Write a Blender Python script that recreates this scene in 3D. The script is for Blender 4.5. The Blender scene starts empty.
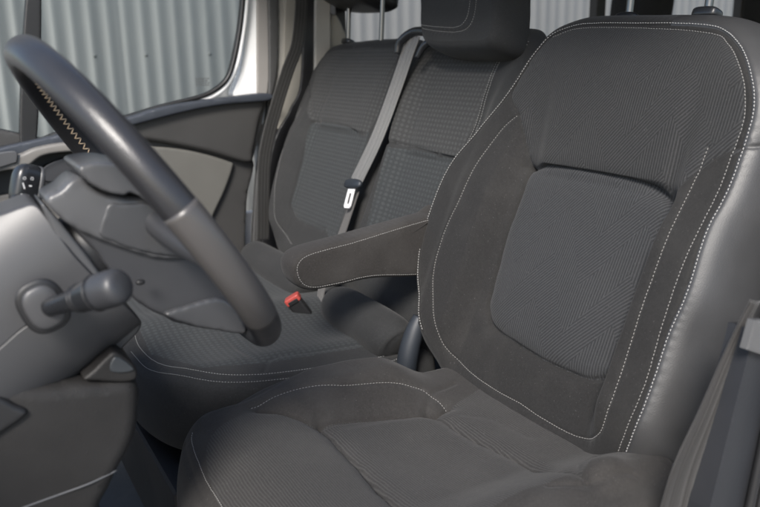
import bpy, math
import numpy as np
from mathutils import Matrix, Vector

# ------------------------------------------------------------------ camera, sky, sun, exposure
scene = bpy.context.scene
CAM_POS = (-0.70000, -0.81000, 0.96600)
CAM_AXES = ((0.865432, -0.500741, -0.016881), (0.141236, 0.211495, 0.967120), (-0.480707, -0.839362, 0.253758))   # right, up, back
LENS = 36.0000

cam_data = bpy.data.cameras.new('camera')
cam = bpy.data.objects.new('camera', cam_data)
scene.collection.objects.link(cam)
_r, _u, _b = CAM_AXES
cam.matrix_world = Matrix(((_r[0], _u[0], _b[0], CAM_POS[0]), (_r[1], _u[1], _b[1], CAM_POS[1]), (_r[2], _u[2], _b[2], CAM_POS[2]), (0, 0, 0, 1)))
cam_data.sensor_width = 36; cam_data.lens = LENS
cam_data.clip_start = .02; cam_data.clip_end = 500
cam_data.dof.use_dof = True; cam_data.dof.focus_distance = 1.18; cam_data.dof.aperture_fstop = 5.2
scene.camera = cam

SUN_EL, SUN_AZ = 39, 224          # degrees; azimuth of the sun seen from above, clockwise from +Y
world = bpy.data.worlds.new('World'); scene.world = world; world.use_nodes = True
wn = world.node_tree.nodes; wl = world.node_tree.links
sky = wn.new('ShaderNodeTexSky'); sky.sky_type = 'NISHITA'; sky.sun_disc = False
sky.sun_elevation = math.radians(SUN_EL); sky.sun_rotation = math.radians(SUN_AZ)
sky.air_density = 1.0; sky.dust_density = 1.5; sky.ozone_density = 1.0
wn['Background'].inputs['Strength'].default_value = .108
wl.new(sky.outputs['Color'], wn['Background'].inputs['Color'])
sd = bpy.data.lights.new('sun', 'SUN'); sd.energy = 2.6; sd.angle = math.radians(17); sd.color = (1, .955, .90)
sun = bpy.data.objects.new('sun', sd); scene.collection.objects.link(sun)
_az, _el = math.radians(SUN_AZ), math.radians(SUN_EL)
sun.rotation_euler = Vector((math.sin(_az) * math.cos(_el), math.cos(_az) * math.cos(_el), math.sin(_el))).to_track_quat('Z', 'Y').to_euler()
scene.view_settings.view_transform = 'Standard'; scene.view_settings.look = 'None'
scene.view_settings.exposure = 1.12; scene.view_settings.gamma = 1

# ------------------------------------------------------------------ measured outlines (metres)
TR = {
    'db_edge': [(0.1897,-0.0068),(0.2101,0.0548),(0.2136,0.115),(0.2126,0.1785),(0.2172,0.2379),(0.2133,0.3187),(0.2154,0.3602),(0.2135,0.4217),(0.2106,0.4766),(0.1958,0.5151),(0.1669,0.5532),(0.1274,0.5818),(0.0923,0.5925),(0.0313,0.5981),(-0.0303,0.6008),(-0.1067,0.6041),(-0.1618,0.6031),(-0.2094,0.588),(-0.2263,0.5513),(-0.2457,0.5053),(-0.2741,0.46),(-0.3154,0.4077),(-0.3505,0.3465),(-0.3625,0.2684),(-0.3612,0.1874),(-0.3393,0.1251),(-0.2956,0.0692),(-0.2722,0.0317)],
    'db_inner': [(0.1826,-0.0046),(0.2012,0.0511),(0.207,0.1085),(0.2032,0.1755),(0.2015,0.2522),(0.2059,0.3253),(0.2065,0.3697),(0.2043,0.4167),(0.2046,0.4622),(0.1924,0.5047),(0.1692,0.539),(0.1421,0.5641),(0.1088,0.5813),(0.005,0.5931),(-0.1509,0.5992),(-0.2072,0.5843)],
    'db_bolster': [(0.1667,0.4235),(0.1657,0.3903),(0.1649,0.3132),(0.1636,0.2373),(0.1646,0.1673),(0.1671,0.0933),(0.1619,0.039),(0.1459,0.0135),(0.1019,-0.0027),(0.0332,-0.0046),(-0.0228,-0.0016),(-0.0638,-0.0028),(-0.1377,0.0007),(-0.1983,0.0145),(-0.2273,0.0414),(-0.259,0.0849),(-0.2898,0.1433),(-0.2987,0.2067),(-0.2813,0.279),(-0.2745,0.3535),(-0.2514,0.4136),(-0.2207,0.4448)],
    'db_seam_up': [(-0.2317,0.5307),(-0.245,0.5036),(-0.2518,0.4734),(-0.2149,0.4418),(-0.1905,0.3984),(-0.1754,0.3609)],
    'db_cross': [(-0.1754,0.3609),(-0.0722,0.366),(0.0343,0.3644),(0.0948,0.3568),(0.132172,0.3431)],
    'db_insert': [(-0.1754,0.3609),(-0.1761,0.32),(-0.1777,0.2752),(-0.1776,0.2216),(-0.1687,0.1518),(-0.1616,0.1124),(-0.1326,0.0885),(-0.0733,0.0793),(0.0017,0.0735),(0.0695,0.075),(0.098,0.0813),(0.121,0.0973),(0.121,0.1138),(0.121,0.1383),(0.121,0.1635),(0.121,0.2247),(0.125632,0.2886),(0.132172,0.3431)],
    'db_patch': [(0.133,0.347),(0.158,0.385),(0.185,0.413),(0.2045,0.425),(0.226,0.432),(0.236,0.44)],
    'dc_leaf': [(-0.3465,0.2147),(-0.2927,0.2076),(-0.2274,0.1717),(-0.1548,0.1586),(-0.0998,0.1452),(-0.0729,0.1365),(-0.0622,0.0928)],
    'dc_leaf_low': [(-0.3404,0.201),(-0.2933,0.1405),(-0.2691,0.1233),(-0.1819,0.1125),(-0.0962,0.0901),(-0.0622,0.0928)],
    'dc_cross': [(-0.2691,0.1233),(-0.2703,0.0243),(-0.2784,-0.056),(-0.2834,-0.1226),(-0.2887,-0.1725)],
    'dc_rear': [(-0.0962,0.0901),(-0.0857,-0.0159),(-0.0753,-0.1142),(-0.0955,-0.2393)],
    'dc_piping': [(-0.4535,0.2099),(-0.4616,0.1678),(-0.4693,0.0873),(-0.4702,0.0378)],
    'dc_edge': [(-0.4535,0.2099),(-0.4257,0.2702),(-0.3749,0.3007),(-0.3122,0.3077),(-0.2573,0.267),(-0.2196,0.194),(-0.1418,0.1714),(-0.0621,0.2017),(0.0652,0.3138)],
    'ob_stitch': [(-1.0721,0.611),(-1.184,0.6074),(-1.2363,0.5709),(-1.2354,0.5015),(-1.2178,0.4209),(-1.2034,0.3691),(-1.1827,0.3011),(-1.1721,0.2318),(-1.1482,0.1657),(-1.1155,0.0878),(-1.038,0.0531),(-0.9638,0.0496)],
    'ob_insert_left': [(-1.2355,0.4925),(-1.1498,0.4327),(-1.1151,0.3901),(-1.1067,0.2875),(-1.1029,0.211),(-1.096,0.144),(-1.0417,0.1205),(-0.9457,0.1191),(-0.8784,0.124)],
    'ob_cross': [(-1.1151,0.3901),(-1.0451,0.3927),(-0.9329,0.3898),(-0.8724,0.3783)],
    'ob_right': [(-0.8994,0.6002),(-0.8497,0.49),(-0.8443,0.3991),(-0.8715,0.3352),(-0.8755,0.2431),(-0.8666,0.1316)],
    'mb_stitch': [(-0.3468,0.6041),(-0.3877,0.5963),(-0.412,0.5729),(-0.4061,0.4993),(-0.3962,0.4271),(-0.4128,0.3578)],
    'mb_cross': [(-0.6954,0.3633),(-0.5963,0.3661),(-0.4641,0.3582),(-0.4128,0.3578)],
    'mb_edge': [(-0.3468,0.6041),(-0.3129,0.5651),(-0.294,0.5226),(-0.3151,0.4592)],
    'bc_near': [(-0.4332,-0.127),(-0.4271,-0.2031),(-0.412,-0.2865),(-0.3688,-0.3512),(-0.3072,-0.3799),(-0.2042,-0.4028),(-0.031,-0.424)],
    'belt': [(-0.5869,0.5866),(-0.595,0.5124),(-0.6179,0.3782),(-0.6571,0.2418),(-0.6681,0.2007),(-0.6523,0.0757),(-0.5871,-0.0336)],
    'print': [(-0.0784,0.8909),(-0.0437,0.9083)],
    'arm_edge': [(0.1202,0.6656),(0.0857,0.6619),(0.0188,0.6549),(-0.0825,0.6421),(-0.1717,0.631),(-0.1951,0.6183),(-0.1979,0.6007),(-0.1893,0.5811),(-0.1667,0.57),(-0.1193,0.5694),(-0.0491,0.5712),(0.0559,0.5581),(0.0973,0.5474),(0.1304,0.5543)],
    'lip': [(-0.5927,0.8667),(-0.5867,0.8719),(-0.563,0.8718),(-0.5385,0.8619),(-0.5245,0.8447),(-0.5123,0.8148),(-0.5445,0.8397),(-0.5559,0.8399),(-0.5722,0.8455),(-0.5849,0.8554)],
    'hub_top': [(-0.6224,0.8382),(-0.608,0.8491),(-0.5909,0.8589),(-0.5736,0.8417),(-0.545,0.8347),(-0.5162,0.8276),(-0.496,0.7887),(-0.4905,0.7665),(-0.5215,0.7679),(-0.5503,0.7805),(-0.5802,0.7969),(-0.6032,0.8128)],
    'hub_mid': [(-0.5676,0.8313),(-0.5518,0.8296),(-0.5279,0.8269),(-0.5139,0.8059),(-0.4996,0.7821),(-0.4923,0.7694),(-0.5179,0.7721),(-0.5515,0.7842),(-0.5678,0.7936),(-0.58,0.8022),(-0.5756,0.8175)],
    'hub_low': [(-0.6089,0.8261),(-0.5842,0.8203),(-0.5478,0.8058),(-0.5194,0.7918),(-0.49,0.7718),(-0.4655,0.7407),(-0.44,0.7023),(-0.4281,0.6708),(-0.47,0.6792),(-0.5072,0.6934),(-0.5211,0.7028),(-0.546,0.7228),(-0.5651,0.7495),(-0.5835,0.7832),(-0.6018,0.8097)],
    'hub_tail': [(-0.5233,0.7084),(-0.4977,0.7146),(-0.464,0.7162),(-0.4472,0.7007),(-0.4377,0.6712),(-0.4731,0.6818),(-0.4922,0.6891)],
    'ring': [(-0.626,0.8347),(-0.6181,0.8281),(-0.6011,0.7987),(-0.5881,0.7749),(-0.5744,0.744),(-0.5878,0.7514),(-0.6041,0.7713),(-0.6149,0.7957)],
    'shroud_up': [(-0.6861,0.8216),(-0.661,0.8258),(-0.6436,0.8311),(-0.6316,0.8331),(-0.624,0.8227),(-0.6141,0.8025),(-0.6035,0.782),(-0.5835,0.7523),(-0.5673,0.7289),(-0.5853,0.7277),(-0.6228,0.7308),(-0.652,0.7246),(-0.6782,0.707),(-0.7058,0.6882)],
    'shroud_low': [(-0.706,0.6862),(-0.6785,0.705),(-0.6522,0.7226),(-0.623,0.7288),(-0.5854,0.7255),(-0.5663,0.7275),(-0.5417,0.6931),(-0.542,0.6799),(-0.5583,0.666),(-0.5744,0.651),(-0.6073,0.631),(-0.636,0.6151),(-0.6494,0.6084),(-0.6581,0.6084),(-0.6726,0.6381),(-0.6846,0.6533),(-0.7075,0.6752)],
    'col_c': [(-0.6454,0.7761),(-0.6311,0.6913)],
    'shroud_flap': [(-0.7078,0.6751),(-0.6853,0.6563),(-0.6738,0.6451),(-0.6632,0.6318),(-0.6905,0.6162),(-0.7178,0.6022)],
    'stalk': [(-0.6438,0.7654),(-0.6355,0.7684),(-0.6064,0.7733),(-0.5881,0.7786)],
    'socket': [(-0.6389,0.7477)],
    'stalk_far': [(-0.6312,0.8295)],
    'knee': [(-0.732,0.6732),(-0.6483,0.6548),(-0.5708,0.6427),(-0.5562,0.6358),(-0.5534,0.6214),(-0.555,0.6045),(-0.5603,0.5825),(-0.5672,0.5645),(-0.5805,0.5459),(-0.5931,0.5236),(-0.6053,0.5048),(-0.6212,0.4704),(-0.7632,0.4554)],
    'knee_trim': [(-0.7187,0.5269),(-0.6785,0.532),(-0.6442,0.5354),(-0.6145,0.5386),(-0.586,0.5413)],
    'bin': [(-0.6074,0.6515),(-0.5925,0.6457),(-0.5712,0.6394),(-0.559,0.6387),(-0.5543,0.6444),(-0.5564,0.6551),(-0.5645,0.6658),(-0.5746,0.6747),(-0.584,0.6702),(-0.5968,0.6599)],
    'bin_in': [(-0.5813,0.6615),(-0.5766,0.6692),(-0.5707,0.6679),(-0.5625,0.6594),(-0.5582,0.6517),(-0.5684,0.6507),(-0.5801,0.6546)],
    'door_upper': [(0.1052,0.8573),(-0.0036,0.8509),(-0.1155,0.8452),(-0.2099,0.8289),(-0.2885,0.8099),(-0.4369,0.7837),(-0.6643,0.7397),(-0.6682,0.7114),(-0.4401,0.7565),(-0.3183,0.7631),(-0.2245,0.7566),(-0.0704,0.7158),(0.0459,0.6756),(0.063,0.7084),(0.0862,0.7914)],
    'door_top': [(0.1048,0.8659),(-0.0064,0.8595),(-0.1179,0.851),(-0.2116,0.8372),(-0.277,0.8201),(-0.4376,0.7895),(-0.6635,0.7478)],
    'door_lower': [(-0.702,0.7658),(-0.4377,0.7709),(-0.2221,0.7692),(-0.0678,0.7288),(0.0664,0.6848),(0.0437,0.5654),(0.0191,0.3286),(-0.0034,0.1766),(-0.7902,0.1495)],
    'door_insert': [(-0.3724,0.7428),(-0.2297,0.7399),(-0.1431,0.7281),(-0.0756,0.7094),(-0.0063,0.6817),(0.0046,0.6695),(-0.0234,0.6043),(-0.0633,0.5346),(-0.1106,0.4429),(-0.2475,0.4625),(-0.3975,0.5109)],
    'door_window': [(0.0692,1.1653),(0.0501,1.049),(0.0235,0.9519),(0.0035,0.9098),(-0.0295,0.8842),(-0.0726,0.8672),(-0.1822,0.8457),(-0.2875,0.8201),(-0.4358,0.7936),(-0.6616,0.7585),(-0.6358,1.2284),(0.0786,1.2664)],
    'quarter_bar': [(-0.4709,1.1264),(-0.4402,1.1271),(-0.4954,0.7634),(-0.5312,0.766)],
    'door_arm': [(-0.7147,0.6843),(-0.5876,0.714),(-0.5333,0.7186),(-0.4907,0.7437),(-0.4293,0.7486),(-0.3599,0.7432),(-0.3583,0.7579),(-0.4268,0.7702),(-0.4994,0.7635),(-0.5402,0.75),(-0.5834,0.7464),(-0.7067,0.7406)],
    'switch': [(-0.6249,0.7503),(-0.5522,0.7609),(-0.5488,0.7371),(-0.5603,0.731),(-0.6292,0.7183)],
    'pocket': [(-0.5089,0.6934),(-0.4859,0.7158),(-0.4455,0.7296),(-0.3911,0.7352),(-0.3314,0.7305),(-0.338,0.6673),(-0.4583,0.6588),(-0.503,0.6682)],
    'door_tan': [(-0.7204,0.6399),(-0.5923,0.65),(-0.5022,0.6554),(-0.3593,0.6615),(-0.3753,0.5109),(-0.7319,0.5596)],
    'jamb_white': [(0.0955,1.1936),(0.1216,1.1945),(0.098,0.8568),(0.03,0.8596),(0.0515,0.9189),(0.0721,1.0101)],
    'seal_light': [(0.1185,1.1936),(0.1477,1.1947),(0.1368,0.9552),(0.1252,0.8588),(0.0903,0.7338),(0.0687,0.6782),(0.0753,0.7348),(0.0925,0.8184)],
    'seal_dark': [(0.146,1.1942),(0.1726,1.1952),(0.1594,0.9547),(0.1387,0.8584),(0.0992,0.7049),(0.0597,0.2585),(0.0378,0.2625),(0.0757,0.6201),(0.1266,0.8589)],
    'pillar_light': [(0.1756,1.196),(0.2026,1.1969),(0.1913,0.9818),(0.1792,0.9267),(0.1577,0.8715),(0.125,0.7826),(0.1128,0.7833),(0.1347,0.8443),(0.1623,0.9547)],
    'pillar_olive': [(0.2039,1.1973),(0.2651,1.1995),(0.2539,0.953),(0.2309,0.8687),(0.1949,0.7842),(0.1499,0.7638),(0.1713,0.8709)],
    'pillar_black': [(0.2537,1.1973),(0.2909,1.1987),(0.2782,0.896),(0.2481,0.7239),(0.1927,0.2369),(0.0694,0.259),(0.1189,0.6753),(0.1886,0.8142),(0.2273,0.8976)],
    'pillar_trim': [(0.283,1.1974),(0.3237,1.1989),(0.3218,1.0633),(0.3122,0.8951),(0.263,0.7237)],
    'belt_outer_top': [(0.2164,1.1775),(0.2091,1.0866),(0.1927,0.9942),(0.1623,0.9277),(0.1244,0.8342),(0.0923,0.7398),(0.0756,0.6573),(0.0607,0.4575)],
    'rear_trim': [(0.3337,1.2012),(0.3295,1.0919),(0.3517,1.0755),(0.3702,1.042),(0.3819,0.9937),(0.3759,0.8044),(0.3188,0.8072)],
    'post_a': [(1.4244,1.1762),(1.4642,1.1772),(1.463,1.066),(1.4228,1.0658)],
    'rb_strap_l': [(-0.0067,0.7174),(-0.0124,0.7034),(-0.0303,0.6658),(-0.0564,0.5979),(-0.0832,0.5442),(-0.0937,0.4929)],
    'rb_strap_r': [(0.0034,0.7156),(-0.0008,0.6925),(-0.0069,0.6507),(-0.0239,0.5937),(-0.0384,0.5278),(-0.0423,0.4747)],
    'rb_black': [(-0.0148,0.6897),(0.0679,0.673),(0.1253,0.3941),(-0.0601,0.4627),(-0.057,0.4976),(-0.0363,0.5956)],
    'rb_light': [(-0.0322,0.7068),(0.0302,0.6947),(0.0384,0.6532),(-0.0142,0.667),(-0.0399,0.6779)],
    'rb_rib': [(0.0002,0.6807),(0.0174,0.6771),(-0.0001,0.5924),(-0.0141,0.4792),(-0.0352,0.4867),(-0.0226,0.5984)],
    'ob_out': [(-0.8201,0.0152),(-0.7306,0.0371),(-0.7049,0.199),(-0.7184,0.4129),(-0.7408,0.556),(-0.7893,0.6092),(-0.9567,0.6176),(-1.1513,0.6104),(-1.2193,0.5935),(-1.2305,0.5433),(-1.2391,0.4778),(-1.2263,0.4111),(-1.1822,0.3334),(-1.1807,0.2509),(-1.1653,0.1688),(-1.1368,0.0848),(-1.1099,0.0315),(-0.982,0.0044)],
    'ob_ins_add': [(-0.8122,0.1182),(-0.8151,0.3817)],
    'ob_up_add': [(-0.8153,0.3925),(-0.8197,0.5813),(-0.9567,0.6066),(-1.1617,0.5994),(-1.2123,0.5791),(-1.2075,0.5208),(-1.1772,0.4434)],
    'ob_mid': [(-0.8122,0.1128),(-0.8122,0.2525),(-0.8078,0.3815),(-0.8079,0.5811)],
    'mb_out': [(-0.5227,-0.0162),(-0.7055,0.0053),(-0.6679,0.1474),(-0.6679,0.4072),(-0.7114,0.5519),(-0.7039,0.611),(-0.5404,0.6233),(-0.3988,0.6233),(-0.3569,0.6089),(-0.3261,0.5633),(-0.3046,0.516),(-0.2923,0.4091),(-0.2923,0.1992),(-0.3185,0.0161)],
    'mb_left': [(-0.6417,0.115),(-0.647,0.2516),(-0.647,0.3669)],
    'mb_ins': [(-0.6587,0.3556),(-0.5843,0.3607),(-0.4215,0.3541),(-0.4153,0.1128),(-0.647,0.1154)],
    'mb_up': [(-0.6661,0.3657),(-0.5825,0.3691),(-0.4192,0.3607),(-0.4002,0.4335),(-0.4123,0.5098),(-0.3988,0.6124),(-0.7094,0.6002)],
    'mh_out': [(-0.6757,0.7424),(-0.6287,0.66),(-0.6014,0.6122),(-0.5718,0.5872),(-0.5182,0.5773),(-0.4281,0.5751),(-0.3779,0.5758),(-0.3543,0.5829),(-0.3602,0.6061),(-0.3731,0.6376),(-0.3884,0.6736),(-0.4176,0.7252),(-0.4853,0.7837),(-0.6365,0.8047)],
    'mh_st': [(-0.5989,0.6077),(-0.5227,0.5985),(-0.4557,0.5961),(-0.4266,0.609),(-0.4305,0.6471),(-0.4599,0.7097)],
    'mh_st2': [(-0.6027,0.6145),(-0.5275,0.6071),(-0.467,0.6047),(-0.4442,0.6178),(-0.4482,0.6503),(-0.477,0.7114)],
    'oh_out': [(-1.383,0.89),(-1.3037,0.7783),(-1.2552,0.7475),(-1.1699,0.7351),(-1.0594,0.7294),(-1.0048,0.7305),(-0.9908,0.7505),(-1.053,0.848),(-1.1498,0.9024),(-1.3282,0.9281)],
    'oh_post_a': [(-1.1588,0.6361),(-1.2227,0.7331)],
    'oh_post_b': [(-0.9658,0.6236),(-1.026,0.7215)],
    'guide': [(-0.7056,0.5609),(-0.7006,0.5888),(-0.6645,0.6132),(-0.5841,0.6103)],
    'guide2': [(-0.6166,0.5511),(-0.6042,0.5777),(-0.5805,0.597)],
    'belt_c': [(-0.675,0.606),(-0.6785,0.5691),(-0.6818,0.4808),(-0.6927,0.3674),(-0.7227,0.2589)],
    'lap_c': [(-0.7211,0.2364),(-0.7111,0.1538),(-0.6852,0.0705),(-0.6525,0.0003),(-0.6216,-0.0449)],
    'tongue': [(-0.7119,0.2521)],
}
TR3 = {'roll_mid': [(-0.004, 0.338, 0.432), (-0.004, 0.342, 0.434), (-0.005, 0.352, 0.438), (-0.006, 0.385, 0.442), (-0.006, 0.52, 0.444), (-0.006, 0.575, 0.444), (-0.006, 0.6, 0.444), (-0.006, 0.608, 0.444)], 'roll_out': [(-0.008, 0.735, 0.44), (-0.008, 0.743, 0.442), (-0.008, 0.765, 0.444), (-0.008, 0.85, 0.445), (-0.008, 1.0, 0.445), (-0.008, 1.07, 0.445), (-0.008, 1.09, 0.445), (-0.008, 1.1, 0.445)]}

# ------------------------------------------------------------------ helpers
def sm(x, a, b):
    t = np.clip((np.asarray(x, float) - a) / (b - a), 0, 1)
    return t * t * (3 - 2 * t)

A22 = math.radians(22)
BACK = (np.array([0, 0, .45]), np.array([0, -1., 0]), np.array([math.sin(A22), 0, math.cos(A22)]), np.array([-math.cos(A22), 0, math.sin(A22)]))
FLAT = (np.array([0, 0, .44]), np.array([1., 0, 0]), np.array([0, 1., 0]), np.array([0, 0, 1.]))
A3 = math.radians(3)
BENCHF = (np.array([0, .75, .43]), np.array([math.cos(A3), 0, -math.sin(A3)]), np.array([0, 1., 0]), np.array([math.sin(A3), 0, math.cos(A3)]))
SIDE = lambda y: (np.array([0, y, 0.]), np.array([1., 0, 0]), np.array([0, 0, 1.]), np.array([0, -1., 0]))

def H_driver_back(u, v):
    au = abs(u + .035)
    rise = .036 * sm(v, -.04, .07) * (1 - .93 * sm(v, .28, .50))
    ab = abs(u + .015)
    bol = np.where(u > 0, sm(u, .116, .150), sm(-u, .182, .222)) - .22 * sm(au, .235, .285) ** 2
    base = -.022 * (1 - sm(v, .36, .52)) + .002
    sh = .010 * sm(v, .352, .372) * (1 - sm(v, .40, .56)) * (1 - sm(ab, .115, .150))
    lum = .010 * np.exp(-((v - .14) / .10) ** 2) * (1 - sm(au, .05, .15))
    top = -.012 * sm(v, .50, .60) ** 2
    return base + rise * bol + sh + lum + top - .05 * np.maximum(au - .23, 0) * sm(v, .4, .5)

def H_driver_cushion(u, v):      # u = x, v = y
    leaf = .040 * sm(v, .10, .19) * sm(u, -.36, -.22) * (1 - .9 * sm(u, -.13, -.03)) - .020 * sm(v, .225, .27)
    near = .038 * sm(-v, .12, .22) * sm(u, -.36, -.15) - .015 * sm(-v, .225, .27)
    front = -.035 * sm(-u, .36, .50) ** 2 + .012 * np.exp(-((u + .36) / .09) ** 2)
    dip = -.016 * np.exp(-((u + .17) / .12) ** 2 - (v / .12) ** 2)
    rear = -.01 * sm(u, -.12, 0)
    lump = .020 * np.exp(-((u + .055) / .04) ** 2 - ((v + .235) / .035) ** 2)
    return leaf + near + front + dip + rear + lump

def H_outer_back(u, v):
    uc = u + .96
    rise = .045 * sm(v, .02, .10) * (1 - .85 * sm(v, .30, .50))
    bol = sm(-uc, .12, .20) - .3 * sm(-uc, .22, .27) + .35 * sm(uc, .12, .20)
    sh = .010 * sm(v, .372, .388) * (1 - sm(v, .42, .55)) * (1 - sm(abs(uc), .11, .15))
    return -.067 + rise * bol + sh - .015 * sm(v, .5, .6) ** 2

def H_middle_back(u, v):
    uc = u + .50
    rise = .030 * sm(v, .02, .10) * (1 - .85 * sm(v, .45, .6))
    bol = sm(abs(uc), .10, .17) - .3 * sm(abs(uc), .17, .21)
    sh = .010 * sm(v, .348, .364) * (1 - sm(v, .42, .55)) * (1 - sm(abs(uc), .08, .14))
    return -.063 + rise * bol + sh - .012 * sm(v, .5, .6) ** 2

def H_bench_cushion(u, v):
    e = -.018 * sm(-v, .30, .40) - .018 * sm(v, .42, .55)
    return e - .02 * sm(-u, .34, .46) ** 2 + .012 * np.exp(-((abs(v + .08)) / .06) ** 2) - .012 * np.exp(-((v + .25) / .1) ** 2)

def H_column(u, v):
    p = -.54 * u + .84 * v - .970
    return .066 * np.sqrt(np.maximum(1 - (p / .104) ** 2, .04)) - .012

def H_zero(u, v):
    return np.zeros(np.broadcast(np.asarray(u), np.asarray(v)).shape)

def H_armrest(u, v):
    return -.004 + 0 * u

def closed_curve(pts, n):
    """Catmull-Rom through closed control points, resampled evenly to n points"""
    P = np.array(pts, float); m = len(P); out = []
    for i in range(m):
        p0, p1, p2, p3 = P[(i - 1) % m], P[i], P[(i + 1) % m], P[(i + 2) % m]
        for t in np.linspace(0, 1, 24, endpoint=False):
            out.append(.5 * ((2 * p1) + (-p0 + p2) * t + (2 * p0 - 5 * p1 + 4 * p2 - p3) * t * t + (-p0 + 3 * p1 - 3 * p2 + p3) * t ** 3))
    Q = np.array(out); Q = np.vstack([Q, Q[:1]])
    L = np.r_[0, np.cumsum(np.linalg.norm(np.diff(Q, axis=0), axis=1))]
    s = np.linspace(0, L[-1], n, endpoint=False)
    return np.stack([np.interp(s, L, Q[:, k]) for k in range(Q.shape[1])], 1)

def open_curve(pts, step=.002):
    """smooth open curve through the points, resampled at an even step"""
    P = np.array(pts, float); m = len(P)
    if m == 2:
        Q = P
    else:
        E = np.vstack([2 * P[0] - P[1], P, 2 * P[-1] - P[-2]]); out = []
        for i in range(m - 1):
            p0, p1, p2, p3 = E[i:i + 4]
            for t in np.linspace(0, 1, 24, endpoint=False):
                out.append(.5 * ((2 * p1) + (-p0 + p2) * t + (2 * p0 - 5 * p1 + 4 * p2 - p3) * t * t + (-p0 + 3 * p1 - 3 * p2 + p3) * t ** 3))
        out.append(P[-1]); Q = np.array(out)
    L = np.r_[0, np.cumsum(np.linalg.norm(np.diff(Q, axis=0), axis=1))]
    n = max(3, int(L[-1] / step) + 1)
    s = np.linspace(0, L[-1], n)
    return np.stack([np.interp(s, L, Q[:, k]) for k in range(Q.shape[1])], 1)

COL = scene.collection

def link(name, mesh, parent=None):
    o = bpy.data.objects.new(name, mesh); COL.objects.link(o)
    if parent is not None: o.parent = parent; o.matrix_parent_inverse = parent.matrix_world.inverted()
    return o

def tag(o, label=None, cat=None, group=None, kind=None):
    if label: o['label'] = label
    if cat: o['category'] = cat
    if group: o['group'] = group
    if kind: o['kind'] = kind
    return o

def thing(name, loc, label, cat, group=None):
    o = link(name, None); o.location = loc; bpy.context.view_layer.update()
    o.empty_display_size = .05
    return tag(o, label, cat, group)

def mesh_np(name, V, F, mat, parent=None, uv=None, normals=None, smooth=True):
    """V (n,3); F list of tuples or (m,4) array; uv per vertex"""
    me = bpy.data.meshes.new(name)
    if isinstance(F, np.ndarray):
        m, k = F.shape
        me.vertices.add(len(V)); me.vertices.foreach_set('co', np.ascontiguousarray(V, dtype=np.float32).ravel())
        me.loops.add(m * k); me.loops.foreach_set('vertex_index', F.astype(np.int32).ravel())
        me.polygons.add(m)
        me.polygons.foreach_set('loop_start', np.arange(0, m * k, k, dtype=np.int32))
        me.polygons.foreach_set('loop_total', np.full(m, k, dtype=np.int32))
        me.update(calc_edges=True)
    else:
        me.from_pydata([tuple(map(float, p)) for p in V], [], [tuple(int(i) for i in f) for f in F])
        me.update()
    if uv is not None:
        l = me.uv_layers.new(name='UVMap')
        idx = np.empty(len(me.loops), dtype=np.int32); me.loops.foreach_get('vertex_index', idx)
        l.data.foreach_set('uv', np.ascontiguousarray(uv[idx], dtype=np.float32).ravel())
    me.polygons.foreach_set('use_smooth', np.full(len(me.polygons), smooth))
    if normals is not None:
        me.normals_split_custom_set_from_vertices([tuple(n) for n in normals])
    me.materials.append(mat)
    return link(name, me, parent)

def inside(poly, P):
    x, y = P[:, 0], P[:, 1]; c = np.zeros(len(P), bool); n = len(poly)
    for i in range(n):
        x1, y1 = poly[i]; x2, y2 = poly[(i + 1) % n]
        if y1 == y2: continue
        k = ((y1 > y) != (y2 > y)) & (x < (x2 - x1) * (y - y1) / (y2 - y1) + x1)
        c ^= k
    return c

def curve_dist(P, curve, reach, index=False):
    d = np.full(len(P), 1e3); ix = np.zeros(len(P)); lo, hi = curve.min(0) - reach, curve.max(0) + reach
    k = np.where(np.all((P > lo) & (P < hi), axis=1))[0]
    for s in range(0, len(k), 4000):
        q = k[s:s + 4000]
        dd = ((P[q][:, None, :] - curve[None]) ** 2).sum(2); m = dd.argmin(1)
        d[q] = np.sqrt(dd[np.arange(len(q)), m]); ix[q] = m
    return (d, ix) if index else d

def wobble(P, seed=0, scale=1.):
    r = np.random.RandomState(seed); out = np.zeros(len(P))
    for k in range(14):
        f = r.normal(size=3) * (8 + 5 * k) * scale
        out += np.sin(P @ f + r.uniform(0, 6.28)) / (1 + .5 * k)
    return out / 4

def grid_normals(G):
    """G (nr, nt, 3), closed in the second direction"""
    du = np.roll(G, -1, 1) - np.roll(G, 1, 1)
    dr = np.gradient(G, axis=0)
    n = np.cross(dr, du); l = np.linalg.norm(n, axis=2, keepdims=True)
    return n / np.maximum(l, 1e-12)

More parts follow.
